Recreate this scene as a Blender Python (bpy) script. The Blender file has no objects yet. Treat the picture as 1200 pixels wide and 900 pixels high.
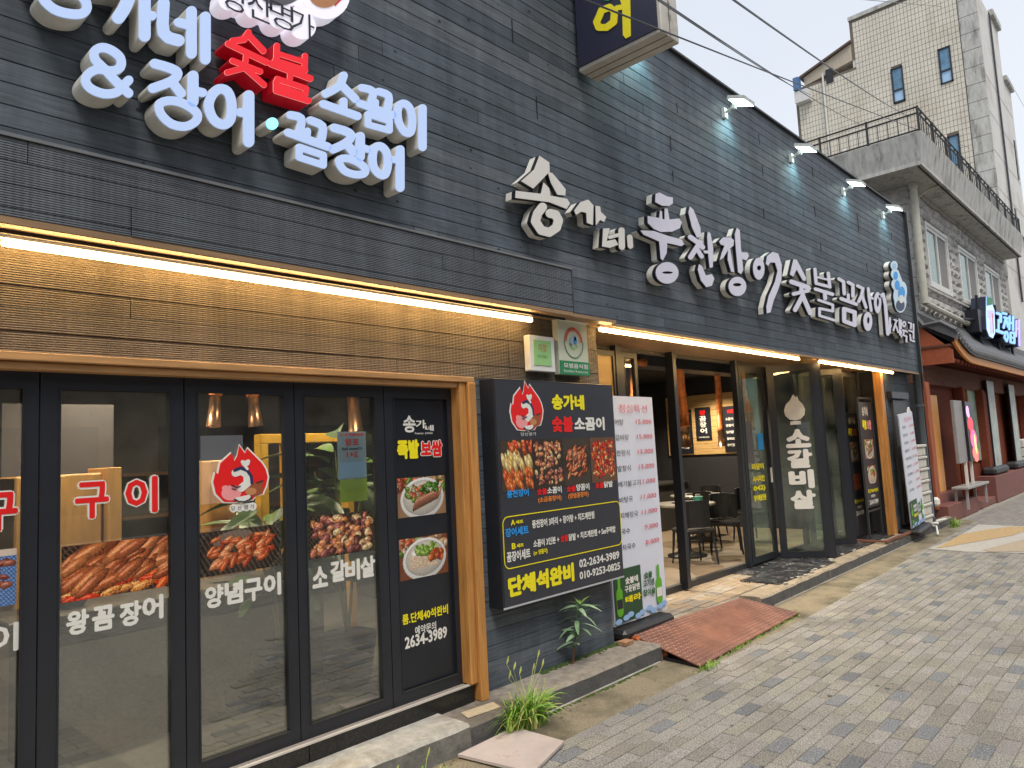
import bpy, math, random
import numpy as np
from mathutils import Vector, Matrix
from mathutils.geometry import delaunay_2d_cdt
random.seed(7); RNG = np.random.default_rng(7)
SC = bpy.context.scene; COL = SC.collection

# ---------------------------------------------------------------- camera
H = 1.75; FPX = 855.75
def _n(a): return a/np.linalg.norm(a)
_X = _n(np.array([1403.27-600, 490.35-450, FPX])); _U = np.array([-506.5, -9551.5, FPX]); _U = _n(_U-_X*(_U@_X))
CM = np.array([_X, np.cross(_U, _X), _U]); CC = np.array([0, 0, H])
cam = bpy.data.cameras.new('camera'); cam.sensor_width = 36; cam.lens = FPX/1200*36; cam.clip_end = 500; cam.clip_start = .05
co = bpy.data.objects.new('camera', cam); COL.objects.link(co)
R, D, F = CM[:, 0], CM[:, 1], CM[:, 2]
co.matrix_world = Matrix(((R[0], -D[0], -F[0], 0), (R[1], -D[1], -F[1], 0), (R[2], -D[2], -F[2], H), (0, 0, 0, 1)))
SC.camera = co
def on(u, v, ax, val):      # where the sight line of a measured point of the photograph meets a real plane (x, y or z = val)
    d = CM@np.array([u-600., v-450., FPX]); t = (val-CC[ax])/d[ax]; return CC+t*d
def Y(u, v, y): return on(u, v, 1, y)
def Xp(u, y, v=500): return on(u, v, 1, y)[0]
# ---------------------------------------------------------------- sky and sun
w = bpy.data.worlds.new('World'); SC.world = w; w.use_nodes = True; nt = w.node_tree; nt.nodes.clear()
sky = nt.nodes.new('ShaderNodeTexSky'); sky.sky_type = 'NISHITA'; sky.sun_disc = False
SUN_EL, SUN_AZ = math.radians(58), math.radians(215)
sky.sun_elevation = SUN_EL; sky.sun_rotation = SUN_AZ
bg1 = nt.nodes.new('ShaderNodeBackground'); bg1.inputs[1].default_value = .07; nt.links.new(sky.outputs[0], bg1.inputs[0])
tc = nt.nodes.new('ShaderNodeTexCoord'); nz = nt.nodes.new('ShaderNodeTexNoise'); nz.inputs['Scale'].default_value = 1.6; nz.inputs['Detail'].default_value = 4
nt.links.new(tc.outputs['Generated'], nz.inputs['Vector'])
cr = nt.nodes.new('ShaderNodeValToRGB'); cr.color_ramp.elements[0].position = .3; cr.color_ramp.elements[1].position = .75
cr.color_ramp.elements[0].color = (.47, .505, .56, 1); cr.color_ramp.elements[1].color = (.565, .585, .615, 1)
nt.links.new(nz.outputs[0], cr.inputs[0])
bg2 = nt.nodes.new('ShaderNodeBackground'); nt.links.new(cr.outputs[0], bg2.inputs[0]); bg2.inputs[1].default_value = 1.0
mx = nt.nodes.new('ShaderNodeMixShader'); mx.inputs[0].default_value = .9
nt.links.new(bg1.outputs[0], mx.inputs[1]); nt.links.new(bg2.outputs[0], mx.inputs[2])
out = nt.nodes.new('ShaderNodeOutputWorld'); nt.links.new(mx.outputs[0], out.inputs[0])
sl = bpy.data.lights.new('sun', 'SUN'); sl.energy = 1.5; sl.angle = math.radians(22); sl.color = (1, .95, .88)
so = bpy.data.objects.new('sun', sl); COL.objects.link(so)
sd = Vector((math.sin(SUN_AZ)*math.cos(SUN_EL), math.cos(SUN_AZ)*math.cos(SUN_EL), math.sin(SUN_EL)))
so.rotation_euler = sd.to_track_quat('Z', 'Y').to_euler()
SC.view_settings.view_transform = 'Standard'; SC.view_settings.look = 'None'; SC.view_settings.exposure = 0.82; SC.view_settings.gamma = 1

# ---------------------------------------------------------------- helpers
class MB:
    def __init__(s): s.v = []; s.f = []; s.m = []
    def add(s, vs, fs, mi=0):
        n = len(s.v); s.v += [tuple(map(float, p)) for p in vs]
        for f in fs: s.f.append([i+n for i in f]); s.m.append(mi)
        return s
    def box(s, x0, x1, y0, y1, z0, z1, mi=0, jit=0):
        j = lambda: random.uniform(-jit, jit) if jit else 0
        vs = [(x+j(), y+j(), z+j()) for x in (x0, x1) for y in (y0, y1) for z in (z0, z1)]
        return s.add(vs, [(0, 1, 3, 2), (4, 6, 7, 5), (0, 4, 5, 1), (2, 3, 7, 6), (0, 2, 6, 4), (1, 5, 7, 3)], mi)
    def bbox(s, x0, x1, y0, y1, z0, z1, b=.01, mi=0):   # box with bevelled edges
        vs = []; 
        for x, dx in ((x0, 1), (x1, -1)):
            for y, dy in ((y0, 1), (y1, -1)):
                for z, dz in ((z0, 1), (z1, -1)):
                    vs += [(x, y+dy*b, z+dz*b), (x+dx*b, y, z+dz*b), (x+dx*b, y+dy*b, z)]
        I = lambda a, b_, c, k: ((a*2+b_)*2+c)*3+k
        fs = []
        for a in (0, 1):
            q = [I(a, 0, 0, 0), I(a, 1, 0, 0), I(a, 1, 1, 0), I(a, 0, 1, 0)]; fs.append(q if a else q[::-1])
            q = [I(0, a, 0, 1), I(1, a, 0, 1), I(1, a, 1, 1), I(0, a, 1, 1)]; fs.append(q[::-1] if a else q)
            q = [I(0, 0, a, 2), I(1, 0, a, 2), I(1, 1, a, 2), I(0, 1, a, 2)]; fs.append(q if a else q[::-1])
            for c in (0, 1):
                fs.append([I(a, c, 0, 0), I(a, c, 0, 1), I(a, c, 1, 1), I(a, c, 1, 0)])
                fs.append([I(a, 0, c, 0), I(a, 0, c, 2), I(a, 1, c, 2), I(a, 1, c, 0)])
                fs.append([I(0, a, c, 1), I(0, a, c, 2), I(1, a, c, 2), I(1, a, c, 1)])
                for d in (0, 1): fs.append([I(a, c, d, 0), I(a, c, d, 1), I(a, c, d, 2)])
        return s.add(vs, fs, mi)
    def quad(s, a, b, c, d, mi=0): return s.add([a, b, c, d], [(0, 1, 2, 3)], mi)
    def obox(s, p, q, t, z0, z1, mi=0, off=0):          # upright slab from plan point p to q, thickness t
        p = np.array(p[:2], float); q = np.array(q[:2], float); d = _n(q-p); n = np.array([-d[1], d[0]])*t/2; o = np.array([-d[1], d[0]])*off
        c = [p-n+o, q-n+o, q+n+o, p+n+o]
        vs = [(a[0], a[1], z) for z in (z0, z1) for a in c]
        return s.add(vs, [(3, 2, 1, 0), (4, 5, 6, 7), (0, 1, 5, 4), (1, 2, 6, 5), (2, 3, 7, 6), (3, 0, 4, 7)], mi)
    def slab(s, pts, z0, z1, mi=0):                     # polygon in plan, extruded
        n = len(pts); vs = [(p[0], p[1], z0) for p in pts]+[(p[0], p[1], z1) for p in pts]
        return s.add(vs, [tuple(range(n))[::-1], tuple(range(n, 2*n))]+[(i, (i+1) % n, (i+1) % n+n, i+n) for i in range(n)], mi)
    def tube(s, pts, r, n=10, mi=0, caps=True):
        pts = [Vector(p) for p in pts]; rs = r if hasattr(r, '__len__') else [r]*len(pts); vs = []; up = None
        for i, p in enumerate(pts):
            t = (pts[min(i+1, len(pts)-1)]-pts[max(i-1, 0)]).normalized()
            if up is None: up = Vector((0, 0, 1)) if abs(t.z) < .9 else Vector((1, 0, 0))
            a = t.cross(up).normalized(); b = a.cross(t).normalized(); up = b
            for k in range(n):
                th = 2*math.pi*k/n; vs.append(p+(a*math.cos(th)+b*math.sin(th))*rs[i])
        fs = [(i*n+k, i*n+(k+1) % n, (i+1)*n+(k+1) % n, (i+1)*n+k) for i in range(len(pts)-1) for k in range(n)]
        if caps: fs += [tuple(range(n)), tuple(range((len(pts)-1)*n, len(pts)*n))[::-1]]
        return s.add(vs, fs, mi)
    def lathe(s, c, prof, n=20, mi=0):
        vs = [(c[0]+r*math.cos(2*math.pi*k/n), c[1]+r*math.sin(2*math.pi*k/n), c[2]+z) for r, z in prof for k in range(n)]
        fs = [(i*n+k, i*n+(k+1) % n, (i+1)*n+(k+1) % n, (i+1)*n+k) for i in range(len(prof)-1) for k in range(n)]
        fs += [tuple(range(n))[::-1], tuple(range((len(prof)-1)*n, len(prof)*n))]
        return s.add(vs, fs, mi)
    def blob(s, c, r, n=8, jit=.25, mi=0):
        vs = []; m = n//2
        for i in range(m+1):
            ph = math.pi*i/m
            for k in range(n):
                th = 2*math.pi*k/n; q = 1+random.uniform(-jit, jit)
                vs.append((c[0]+r[0]*q*math.sin(ph)*math.cos(th), c[1]+r[1]*q*math.sin(ph)*math.sin(th), c[2]+r[2]*q*math.cos(ph)))
        return s.add(vs, [(i*n+k, (i+1)*n+k, (i+1)*n+(k+1) % n, i*n+(k+1) % n) for i in range(m) for k in range(n)], mi)
    def mesh(s, name, mats, base=(0, 0, 0), smooth=False):
        me = bpy.data.meshes.new(name); b = base
        me.from_pydata([(v[0]-b[0], v[1]-b[1], v[2]-b[2]) for v in s.v], [], s.f)
        for m in (mats if isinstance(mats, (list, tuple)) else [mats]): me.materials.append(m)
        if any(s.m): me.polygons.foreach_set('material_index', s.m)
        if smooth: me.polygons.foreach_set('use_smooth', [True]*len(s.f))
        me.update(); return me
    def build(s, name, mats, parent=None, smooth=False, label=None, stuff=False):
        base = BASE.get(parent.name, (0, 0, 0)) if parent else (0, 0, 0)
        o = bpy.data.objects.new(name, s.mesh(name, mats, base, smooth)); COL.objects.link(o)
        if parent: o.parent = parent; BASE[o.name] = base
        if label: o['label'] = label
        if stuff: o['kind'] = 'stuff'
        return o
    def thing(s, name, mats, label, cat, group=None, smooth=False):
        a = np.array(s.v); lo, hi = a.min(0), a.max(0); b = ((lo[0]+hi[0])/2, (lo[1]+hi[1])/2, lo[2])
        o = bpy.data.objects.new(name, s.mesh(name, mats, b, smooth)); o.location = b; COL.objects.link(o)
        o['label'] = label; o['category'] = cat; BASE[o.name] = b
        if group: o['group'] = group
        return o
BASE = {}
def T(name, label, cat, base, group=None):
    o = bpy.data.objects.new(name, None); o.empty_display_size = .1; COL.objects.link(o); o.location = base; BASE[o.name] = tuple(base)
    o['label'] = label; o['category'] = cat
    if group: o['group'] = group
    return o
def struct(mb, name, mats, stuff=False):
    o = mb.build(name, mats); o['kind'] = 'stuff' if stuff else 'structure'; BASE[o.name] = (0, 0, 0); return o
def shared(me, name, parent, loc, rz=0):
    o = bpy.data.objects.new(name, me); COL.objects.link(o); b = BASE[parent.name] if parent else (0, 0, 0)
    o.location = (loc[0]-b[0], loc[1]-b[1], loc[2]-b[2]); o.rotation_euler.z = rz
    if parent: o.parent = parent
    return o
def copy_tree(o, loc=None, rz=0, parent=None, label=None):
    c = o.copy(); COL.objects.link(c)
    if parent is not None: c.parent = parent
    if loc is not None: c.location = loc; c.rotation_euler.z = rz
    if label: c['label'] = label
    for ch in list(o.children): copy_tree(ch, parent=c)
    return c

# ---------------------------------------------------------------- materials
def lin(c): return tuple((x/255/12.92 if x/255 <= .04045 else ((x/255+.055)/1.055)**2.4) for x in c)
def mat(name, col, rough=.6, var=.12, scale=8., bump=.0, bscale=60., metal=0., spec=.5, emit=None, es=1., stretch=None, col2=None, stain=None, stain_scale=1.5, stain_lo=.52, stain_hi=.62, stain_amt=.8):
    m = bpy.data.materials.new(name); m.use_nodes = True; n = m.node_tree; N = n.nodes; L = n.links
    b = N['Principled BSDF']; b.inputs['Roughness'].default_value = rough; b.inputs['Metallic'].default_value = metal
    b.inputs['Specular IOR Level'].default_value = spec
    g = N.new('ShaderNodeNewGeometry'); mp = N.new('ShaderNodeMapping'); L.new(g.outputs['Position'], mp.inputs[0])
    if stretch: mp.inputs['Scale'].default_value = stretch
    t = N.new('ShaderNodeTexNoise'); t.inputs['Scale'].default_value = scale; t.inputs['Detail'].default_value = 6; t.inputs['Roughness'].default_value = .65
    L.new(mp.outputs[0], t.inputs['Vector'])
    r = N.new('ShaderNodeValToRGB'); r.color_ramp.elements[0].position = .3; r.color_ramp.elements[1].position = .7
    c1 = [max(0, x*(1-var)) for x in col]; c2 = list(col2) if col2 else [min(1, x*(1+var)) for x in col]
    r.color_ramp.elements[0].color = (*c1, 1); r.color_ramp.elements[1].color = (*c2, 1); L.new(t.outputs[0], r.inputs[0]); cout = r.outputs[0]
    if stain:
        t2 = N.new('ShaderNodeTexNoise'); t2.inputs['Scale'].default_value = stain_scale; t2.inputs['Detail'].default_value = 8; t2.inputs['Roughness'].default_value = .7
        L.new(mp.outputs[0], t2.inputs['Vector'])
        mr = N.new('ShaderNodeMapRange'); mr.inputs[1].default_value = stain_lo; mr.inputs[2].default_value = stain_hi; mr.inputs[4].default_value = stain_amt; L.new(t2.outputs[0], mr.inputs[0])
        mm = N.new('ShaderNodeMix'); mm.data_type = 'RGBA'; L.new(mr.outputs[0], mm.inputs[0]); L.new(cout, mm.inputs[6]); mm.inputs[7].default_value = (*stain, 1); cout = mm.outputs[2]
    L.new(cout, b.inputs['Base Color'])
    if bump:
        t3 = N.new('ShaderNodeTexNoise'); t3.inputs['Scale'].default_value = bscale; t3.inputs['Detail'].default_value = 5; L.new(mp.outputs[0], t3.inputs['Vector'])
        bp = N.new('ShaderNodeBump'); bp.inputs['Strength'].default_value = bump; bp.inputs['Distance'].default_value = .01; L.new(t3.outputs[0], bp.inputs['Height']); L.new(bp.outputs[0], b.inputs['Normal'])
    if emit: b.inputs['Emission Color'].default_value = (*emit, 1); b.inputs['Emission Strength'].default_value = es
    m['cout'] = 0; return m
def attr_mat(name, rough=.5, aname='Col', speck=0, emit=0, bump=0):
    m = bpy.data.materials.new(name); m.use_nodes = True; N = m.node_tree.nodes; L = m.node_tree.links; b = N['Principled BSDF']; b.inputs['Roughness'].default_value = rough
    a = N.new('ShaderNodeAttribute'); a.attribute_name = aname; c = a.outputs['Color']
    g = N.new('ShaderNodeNewGeometry')
    if speck:
        t = N.new('ShaderNodeTexNoise'); t.inputs['Scale'].default_value = 110; t.inputs['Detail'].default_value = 5; t.inputs['Roughness'].default_value = .8; L.new(g.outputs['Position'], t.inputs['Vector'])
        t4 = N.new('ShaderNodeTexNoise'); t4.inputs['Scale'].default_value = 2.2; t4.inputs['Detail'].default_value = 6; L.new(g.outputs['Position'], t4.inputs['Vector'])
        mr = N.new('ShaderNodeMapRange'); mr.inputs[1].default_value = .34; mr.inputs[2].default_value = .66; mr.inputs[3].default_value = 1-speck; mr.inputs[4].default_value = 1+speck; L.new(t.outputs[0], mr.inputs[0])
        mr4 = N.new('ShaderNodeMapRange'); mr4.inputs[1].default_value = .3; mr4.inputs[2].default_value = .7; mr4.inputs[3].default_value = .86; mr4.inputs[4].default_value = 1.12; L.new(t4.outputs[0], mr4.inputs[0])
        mu = N.new('ShaderNodeMath'); mu.operation = 'MULTIPLY'; L.new(mr.outputs[0], mu.inputs[0]); L.new(mr4.outputs[0], mu.inputs[1])
        vm = N.new('ShaderNodeVectorMath'); vm.operation = 'SCALE'; L.new(c, vm.inputs[0]); L.new(mu.outputs[0], vm.inputs['Scale']); c = vm.outputs[0]
        if bump:
            bp = N.new('ShaderNodeBump'); bp.inputs['Strength'].default_value = bump; bp.inputs['Distance'].default_value = .004; L.new(t.outputs[0], bp.inputs['Height']); L.new(bp.outputs[0], b.inputs['Normal'])
    L.new(c, b.inputs['Base Color'])
    if emit: L.new(c, b.inputs['Emission Color']); b.inputs['Emission Strength'].default_value = emit
    return m
def board_mat(name, col, rough, corr=0.0, streak=.38):
    m = mat(name, col, rough, var=streak, scale=3, stretch=(1.2, 8, 26), bump=.12, bscale=30, stain=[x*.45 for x in col], stain_scale=.9, stain_lo=.56, stain_hi=.72, stain_amt=.7, spec=.35)
    NN = m.node_tree.nodes; LL = m.node_tree.links; bb = NN['Principled BSDF']; g0 = NN.new('ShaderNodeNewGeometry'); mp = NN.new('ShaderNodeMapping'); mp.inputs['Scale'].default_value = (3.2, 1, .35); LL.new(g0.outputs['Position'], mp.inputs[0])
    tn = NN.new('ShaderNodeTexNoise'); tn.inputs['Scale'].default_value = 1.6; tn.inputs['Detail'].default_value = 7; tn.inputs['Roughness'].default_value = .7; LL.new(mp.outputs[0], tn.inputs['Vector'])
    mr = NN.new('ShaderNodeMapRange'); mr.inputs[1].default_value = .3; mr.inputs[2].default_value = .72; mr.inputs[3].default_value = .72; mr.inputs[4].default_value = 1.38; LL.new(tn.outputs[0], mr.inputs[0])
    vm = NN.new('ShaderNodeVectorMath'); vm.operation = 'SCALE'; LL.new(bb.inputs['Base Color'].links[0].from_socket, vm.inputs[0]); LL.new(mr.outputs[0], vm.inputs['Scale']); LL.new(vm.outputs[0], bb.inputs['Base Color'])
    if corr:
        N = m.node_tree.nodes; L = m.node_tree.links; b = N['Principled BSDF']; g = N.new('ShaderNodeNewGeometry'); sp = N.new('ShaderNodeSeparateXYZ'); L.new(g.outputs['Position'], sp.inputs[0])
        ml = N.new('ShaderNodeMath'); ml.operation = 'MULTIPLY'; ml.inputs[1].default_value = 2*math.pi/.0106; L.new(sp.outputs[2], ml.inputs[0])
        sn = N.new('ShaderNodeMath'); sn.operation = 'SINE'; L.new(ml.outputs[0], sn.inputs[0])
        mlx = N.new('ShaderNodeMath'); mlx.operation = 'MULTIPLY'; mlx.inputs[1].default_value = 2*math.pi/.03; L.new(sp.outputs[0], mlx.inputs[0])
        sx = N.new('ShaderNodeMath'); sx.operation = 'SINE'; L.new(mlx.outputs[0], sx.inputs[0])
        ad = N.new('ShaderNodeMath'); ad.operation = 'MULTIPLY_ADD'; L.new(sx.outputs[0], ad.inputs[0]); ad.inputs[1].default_value = .35; L.new(sn.outputs[0], ad.inputs[2])
        bp = N.new('ShaderNodeBump'); bp.inputs['Strength'].default_value = corr; bp.inputs['Distance'].default_value = .004; L.new(ad.outputs[0], bp.inputs['Height'])
        L.new(bp.outputs[0], b.inputs['Normal'])
    return m
def flat(name, col, rough=.5, emit=0):
    return mat(name, col, rough, var=.04, scale=20, emit=col if emit else None, es=emit)
def glass_mat(name, tint=(1, 1, 1), ior=1.5, rough=.0, dirt_sheen=.0):
    m = bpy.data.materials.new(name); m.use_nodes = True; n = m.node_tree; N = n.nodes; L = n.links; N.clear()
    o = N.new('ShaderNodeOutputMaterial'); tr = N.new('ShaderNodeBsdfTransparent'); tr.inputs[0].default_value = (*tint, 1); gl = N.new('ShaderNodeBsdfGlossy'); gl.inputs['Roughness'].default_value = rough
    f0 = ((ior-1)/(ior+1))**2; ge = N.new('ShaderNodeNewGeometry'); dp = N.new('ShaderNodeVectorMath'); dp.operation = 'DOT_PRODUCT'; L.new(ge.outputs['Normal'], dp.inputs[0]); L.new(ge.outputs['Incoming'], dp.inputs[1])
    def mth(op, *a):      # two-sided Schlick reflectance
        q = N.new('ShaderNodeMath'); q.operation = op
        for i, x in enumerate(a):
            if isinstance(x, (int, float)): q.inputs[i].default_value = x
            else: L.new(x, q.inputs[i])
        return q.outputs[0]
    fac = mth('MULTIPLY_ADD', mth('POWER', mth('SUBTRACT', 1, mth('ABSOLUTE', dp.outputs['Value'])), 5), 1-f0, f0); mx = N.new('ShaderNodeMixShader'); L.new(fac, mx.inputs[0]); L.new(tr.outputs[0], mx.inputs[1]); L.new(gl.outputs[0], mx.inputs[2])
    src = mx.outputs[0]
    if dirt_sheen:  # pale film: dirt, and on the green doors a painted reflection
        df = N.new('ShaderNodeBsdfDiffuse'); df.inputs[0].default_value = (.4, .4, .36, 1); t = N.new('ShaderNodeTexNoise'); t.inputs['Scale'].default_value = 3; t.inputs['Detail'].default_value = 8
        g = N.new('ShaderNodeNewGeometry'); L.new(g.outputs['Position'], t.inputs['Vector']); mr = N.new('ShaderNodeMapRange'); mr.inputs[1].default_value = .35; mr.inputs[2].default_value = .8; mr.inputs[4].default_value = dirt_sheen; L.new(t.outputs[0], mr.inputs[0])
        m2 = N.new('ShaderNodeMixShader'); L.new(mr.outputs[0], m2.inputs[0]); L.new(src, m2.inputs[1]); L.new(df.outputs[0], m2.inputs[2]); src = m2.outputs[0]
    L.new(src, o.inputs[0]); return m

BRD = board_mat('dark_stained_board', (.072, .088, .106), .6)
BRD2 = board_mat('dark_stained_board_weathered', (.094, .108, .124), .65)
BRD3 = board_mat('dark_stained_board_deep', (.056, .069, .084), .6)
CORR = board_mat('grooved_dark_board', (.088, .100, .115), .5, corr=.7, streak=.15)
CORRL = board_mat('grooved_board_under_eave', (.15, .125, .098), .5, corr=.9, streak=.2)
PINE = mat('stained_pine', (.46, .21, .055), .45, var=.3, scale=2.2, stretch=(14, 14, 1.2), bump=.1, stain=(.20, .07, .02), stain_scale=1.3, stain_lo=.62, stain_hi=.72)
PINEH = mat('stained_pine_beam', (.46, .24, .09), .5, var=.3, scale=2.2, stretch=(1.2, 14, 14), bump=.1, stain=(.22, .10, .03), stain_scale=2, stain_lo=.62, stain_hi=.7)
SOFF = mat('soffit_wood', (.30, .18, .09), .5, var=.25, scale=2, stretch=(1, 10, 10), bump=.1)
FRM = mat('black_aluminium', (.018, .020, .026), .35, var=.1, bump=.02)
FRM2 = mat('black_aluminium_worn', (.035, .034, .034), .5, var=.3, scale=30, stain=(.2, .16, .12), stain_scale=20, stain_lo=.66, stain_hi=.75)
GLS = glass_mat('window_glass', (.90, .93, .90), 2.6, 0, .08)
GLS2 = glass_mat('door_glass_green', (.88, .96, .91), 1.7, 0, .16)  # the pale film paints the bright reflected street into this glass
CONC = mat('old_concrete', (.27, .235, .19), .85, var=.3, scale=14, bump=.5, bscale=60, stain=(.10, .085, .065), stain_scale=1.6, stain_lo=.5, stain_hi=.62, stain_amt=.75)
CONCL = mat('pale_concrete', (.40, .38, .335), .85, var=.25, scale=18, bump=.5, bscale=80, stain=(.20, .15, .09), stain_scale=2.2, stain_lo=.52, stain_hi=.66, stain_amt=.7)
CONCD = mat('dark_concrete_face', (.085, .082, .078), .8, var=.3, scale=14, bump=.5, bscale=60)  # for kerb front faces, darker than the tops
GUT = mat('gutter_concrete', (.27, .225, .15), .8, var=.35, scale=70, bump=.6, bscale=130, stain=(.10, .085, .05), stain_scale=1.6, stain_lo=.44, stain_hi=.62, stain_amt=.85)
GRAN = mat('black_granite', (.012, .012, .013), .25, var=.8, scale=90)
GRIT = mat('sill_grit', (.30, .25, .21), .9, var=.5, scale=120, bump=.5, bscale=150)
WHITE = mat('white_paint', (.75, .74, .70), .5, var=.06, stain=(.45, .42, .36), stain_scale=3, stain_lo=.6, stain_hi=.75, stain_amt=.5)
CREAM = mat('cream_letter_return', (.68, .66, .60), .45, var=.1, scale=12)
FACEW = mat('lavender_white_face', (.66, .64, .74), .45, var=.04)
FACEC = mat('cream_white_face', (.68, .65, .60), .45, var=.04)
BLK = mat('black_trim', (.012, .013, .02), .4)
LITW = mat('lit_white_acrylic', (.42, .50, .68), .4, var=.02, emit=(.42, .60, 1.0), es=.24)
LITRED = mat('lit_red_acrylic', (.62, .008, .015), .4, var=.05, emit=(.95, .005, .02), es=.25)
LITRIM = mat('lit_red_rim', (.9, .3, .3), .4, var=.02, emit=(1, .32, .3), es=.35)
REDSIDE = mat('red_letter_return', (.42, .01, .02), .4, emit=(.6, .0, .015), es=.08)
LITCY = mat('lit_cyan_acrylic', (.3, .8, .9), .4, emit=(.2, .8, .95), es=.75)
LED = mat('led_tube', (1, .85, .6), .4, var=0, emit=(1, .64, .25), es=19)
LEDH = mat('led_housing', (.75, .72, .66), .4, var=.05)
def p(name, c, **k): return flat(name, lin(c), **k)
VW = p('white_vinyl', (225, 222, 214)); VR = p('red_vinyl', (225, 20, 20)); VY = p('yellow_vinyl', (238, 222, 20)); VB = p('blue_vinyl', (40, 150, 225)); VO = p('orange_vinyl', (225, 130, 50))
VK = p('dark_print', (38, 40, 50)); VPINK = p('pink_vinyl', (235, 150, 150)); VBR = p('brown_vinyl', (150, 80, 50)); VNAVY = p('navy_vinyl', (35, 45, 85)); VLB = p('pale_blue_vinyl', (160, 195, 225))
VTAN = p('tan_vinyl', (190, 130, 85)); VGR = p('green_vinyl', (30, 130, 80)); VPG = p('pale_green_print', (150, 200, 130)); VPRED = p('price_red', (215, 50, 75)); VGREY = p('grey_vinyl', (95, 92, 98)); VSAL = p('salmon_vinyl', (200, 90, 60))
BANW = mat('banner_fabric', (.66, .68, .76), .6, var=.03, scale=3); SIGNB = mat('sign_panel_slate', (.034, .036, .046), .4, var=.08)
BANG = p('banner_green', (40, 75, 45)); BOTG = p('bottle_green', (95, 170, 30)); BOTD = p('bottle_dark_green', (30, 95, 35)); ICE = p('ice_blue_print', (150, 185, 225))
PHOTO = attr_mat('photo_print', .35); PAVE = attr_mat('paving_block', .85, speck=.9, bump=1.0)

FACADE = (np.array([0, 0, 0.]), np.array([1, 0, 0.]), np.array([0, 0, 1.]), np.array([0, -1, 0.]))   # origin, right, up, outward
def fr_at(o, r, u=(0, 0, 1)):
    r = _n(np.array(r, float)); u = _n(np.array(u, float)); return (np.array(o, float), r, u, np.cross(r, u))
def fmap(fr, a, b, d=0): return fr[0]+fr[1]*a+fr[2]*b+fr[3]*d
_tcache = {}
def text_tris(s, bold):
    k = (s, bold)
    if k not in _tcache:
        c = bpy.data.curves.new('text_source', 'FONT'); c.body = s; c.offset = bold; c.resolution_u = 2
        o = bpy.data.objects.new('text_source', c); COL.objects.link(o)
        dg = bpy.context.evaluated_depsgraph_get(); me = o.evaluated_get(dg).to_mesh(); me.calc_loop_triangles()
        v = np.array([x.co[:2] for x in me.vertices]); t = [tuple(x.vertices) for x in me.loop_triangles]
        bpy.data.objects.remove(o); bpy.data.curves.remove(c); _tcache[k] = (v, t)
    return _tcache[k]
def text(fr, s, a0, a1, b0, b1, d, m, parent, bold=.0, name='lettering', mirror=False, mb=None, mi=0):
    base_b = 0 if bold > .012 else bold; ex = bold if bold > .012 else 0; v, t = text_tris(s, base_b); own = mb is None; mb = mb or MB()
    lo, hi = v.min(0)-ex, v.max(0)+ex
    for k in range(9 if ex > 0 else 1):            # heavy weights: the same outline laid down again, shifted a little
        sh = np.array((0, 0)) if k == 0 else ex*np.array((math.cos(k*math.pi/4), math.sin(k*math.pi/4))); q = (v+sh-lo)/(hi-lo)
        if mirror: q[:, 0] = 1-q[:, 0]
        mb.add([fmap(fr, a0+(a1-a0)*x, b0+(b1-b0)*y, d+k*6e-5) for x, y in q], t, mi)
    return mb.build(name, m, parent) if own else mb
def rect(fr, a0, a1, b0, b1, d0, d1, mb=None, mi=0):
    mb = mb or MB(); vs = [fmap(fr, a, b, d) for a in (a0, a1) for b in (b0, b1) for d in (d0, d1)]
    return mb.add(vs, [(0, 1, 3, 2), (4, 6, 7, 5), (0, 4, 5, 1), (2, 3, 7, 6), (0, 2, 6, 4), (1, 5, 7, 3)], mi)

# shapes from strokes, polygons and ellipses, joined into one outline
def _disc(c, rx, ry, n=14, rot=0): return [(c[0]+rx*math.cos(2*math.pi*k/n), c[1]+ry*math.sin(2*math.pi*k/n)) for k in range(n)]
def shape(items, grow=0):
    polys = []; holes = []
    for it in items:
        k = it[0]
        if k == 's':
            wd = it[1]/2+grow; pts = it[2]; pts = pts+[pts[0]] if len(it) > 3 and it[3] else pts
            for i, a in enumerate(pts): polys.append(_disc(a, wd, wd, 18))
            for a, b in zip(pts, pts[1:]):
                dx, dy = b[0]-a[0], b[1]-a[1]; L = math.hypot(dx, dy)
                if L < 1e-6: continue
                nx, ny = -dy/L*wd, dx/L*wd
                polys.append([(a[0]+nx, a[1]+ny), (b[0]+nx, b[1]+ny), (b[0]-nx, b[1]-ny), (a[0]-nx, a[1]-ny)])
        elif k == 'p':
            polys.append(list(it[1]))
            if grow > 0:
                sub, _ = None, None; pts = it[1]+[it[1][0]]
                for a in it[1]: polys.append(_disc(a, grow, grow, 8))
                for a, b in zip(pts, pts[1:]):
                    dx, dy = b[0]-a[0], b[1]-a[1]; L = math.hypot(dx, dy) or 1; nx, ny = -dy/L*grow, dx/L*grow
                    polys.append([(a[0]+nx, a[1]+ny), (b[0]+nx, b[1]+ny), (b[0]-nx, b[1]-ny), (a[0]-nx, a[1]-ny)])
        elif k == 'e': polys.append(_disc(it[1], it[2]+grow, it[3]+grow, 24))
        elif k == 'h': holes.append(_disc(it[1], max(.5, it[2]-grow), max(.5, it[3]-grow), 16))
    V = []; Fs = []
    for q in polys+holes:
        if sum(q[i-1][0]*q[i][1]-q[i][0]*q[i-1][1] for i in range(len(q))) < 0: q.reverse()
        n = len(V); V += [Vector(a) for a in q]; Fs.append(list(range(n, n+len(q))))
    r = delaunay_2d_cdt(V, [], Fs, 1, 1e-4); vs = [(a[0], a[1]) for a in r[0]]; nh = len(polys)
    tris = [tuple(f) for f, src_ in zip(r[2], r[5]) if len(src_) and not any(k >= nh for k in src_)]
    return vs, tris
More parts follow.
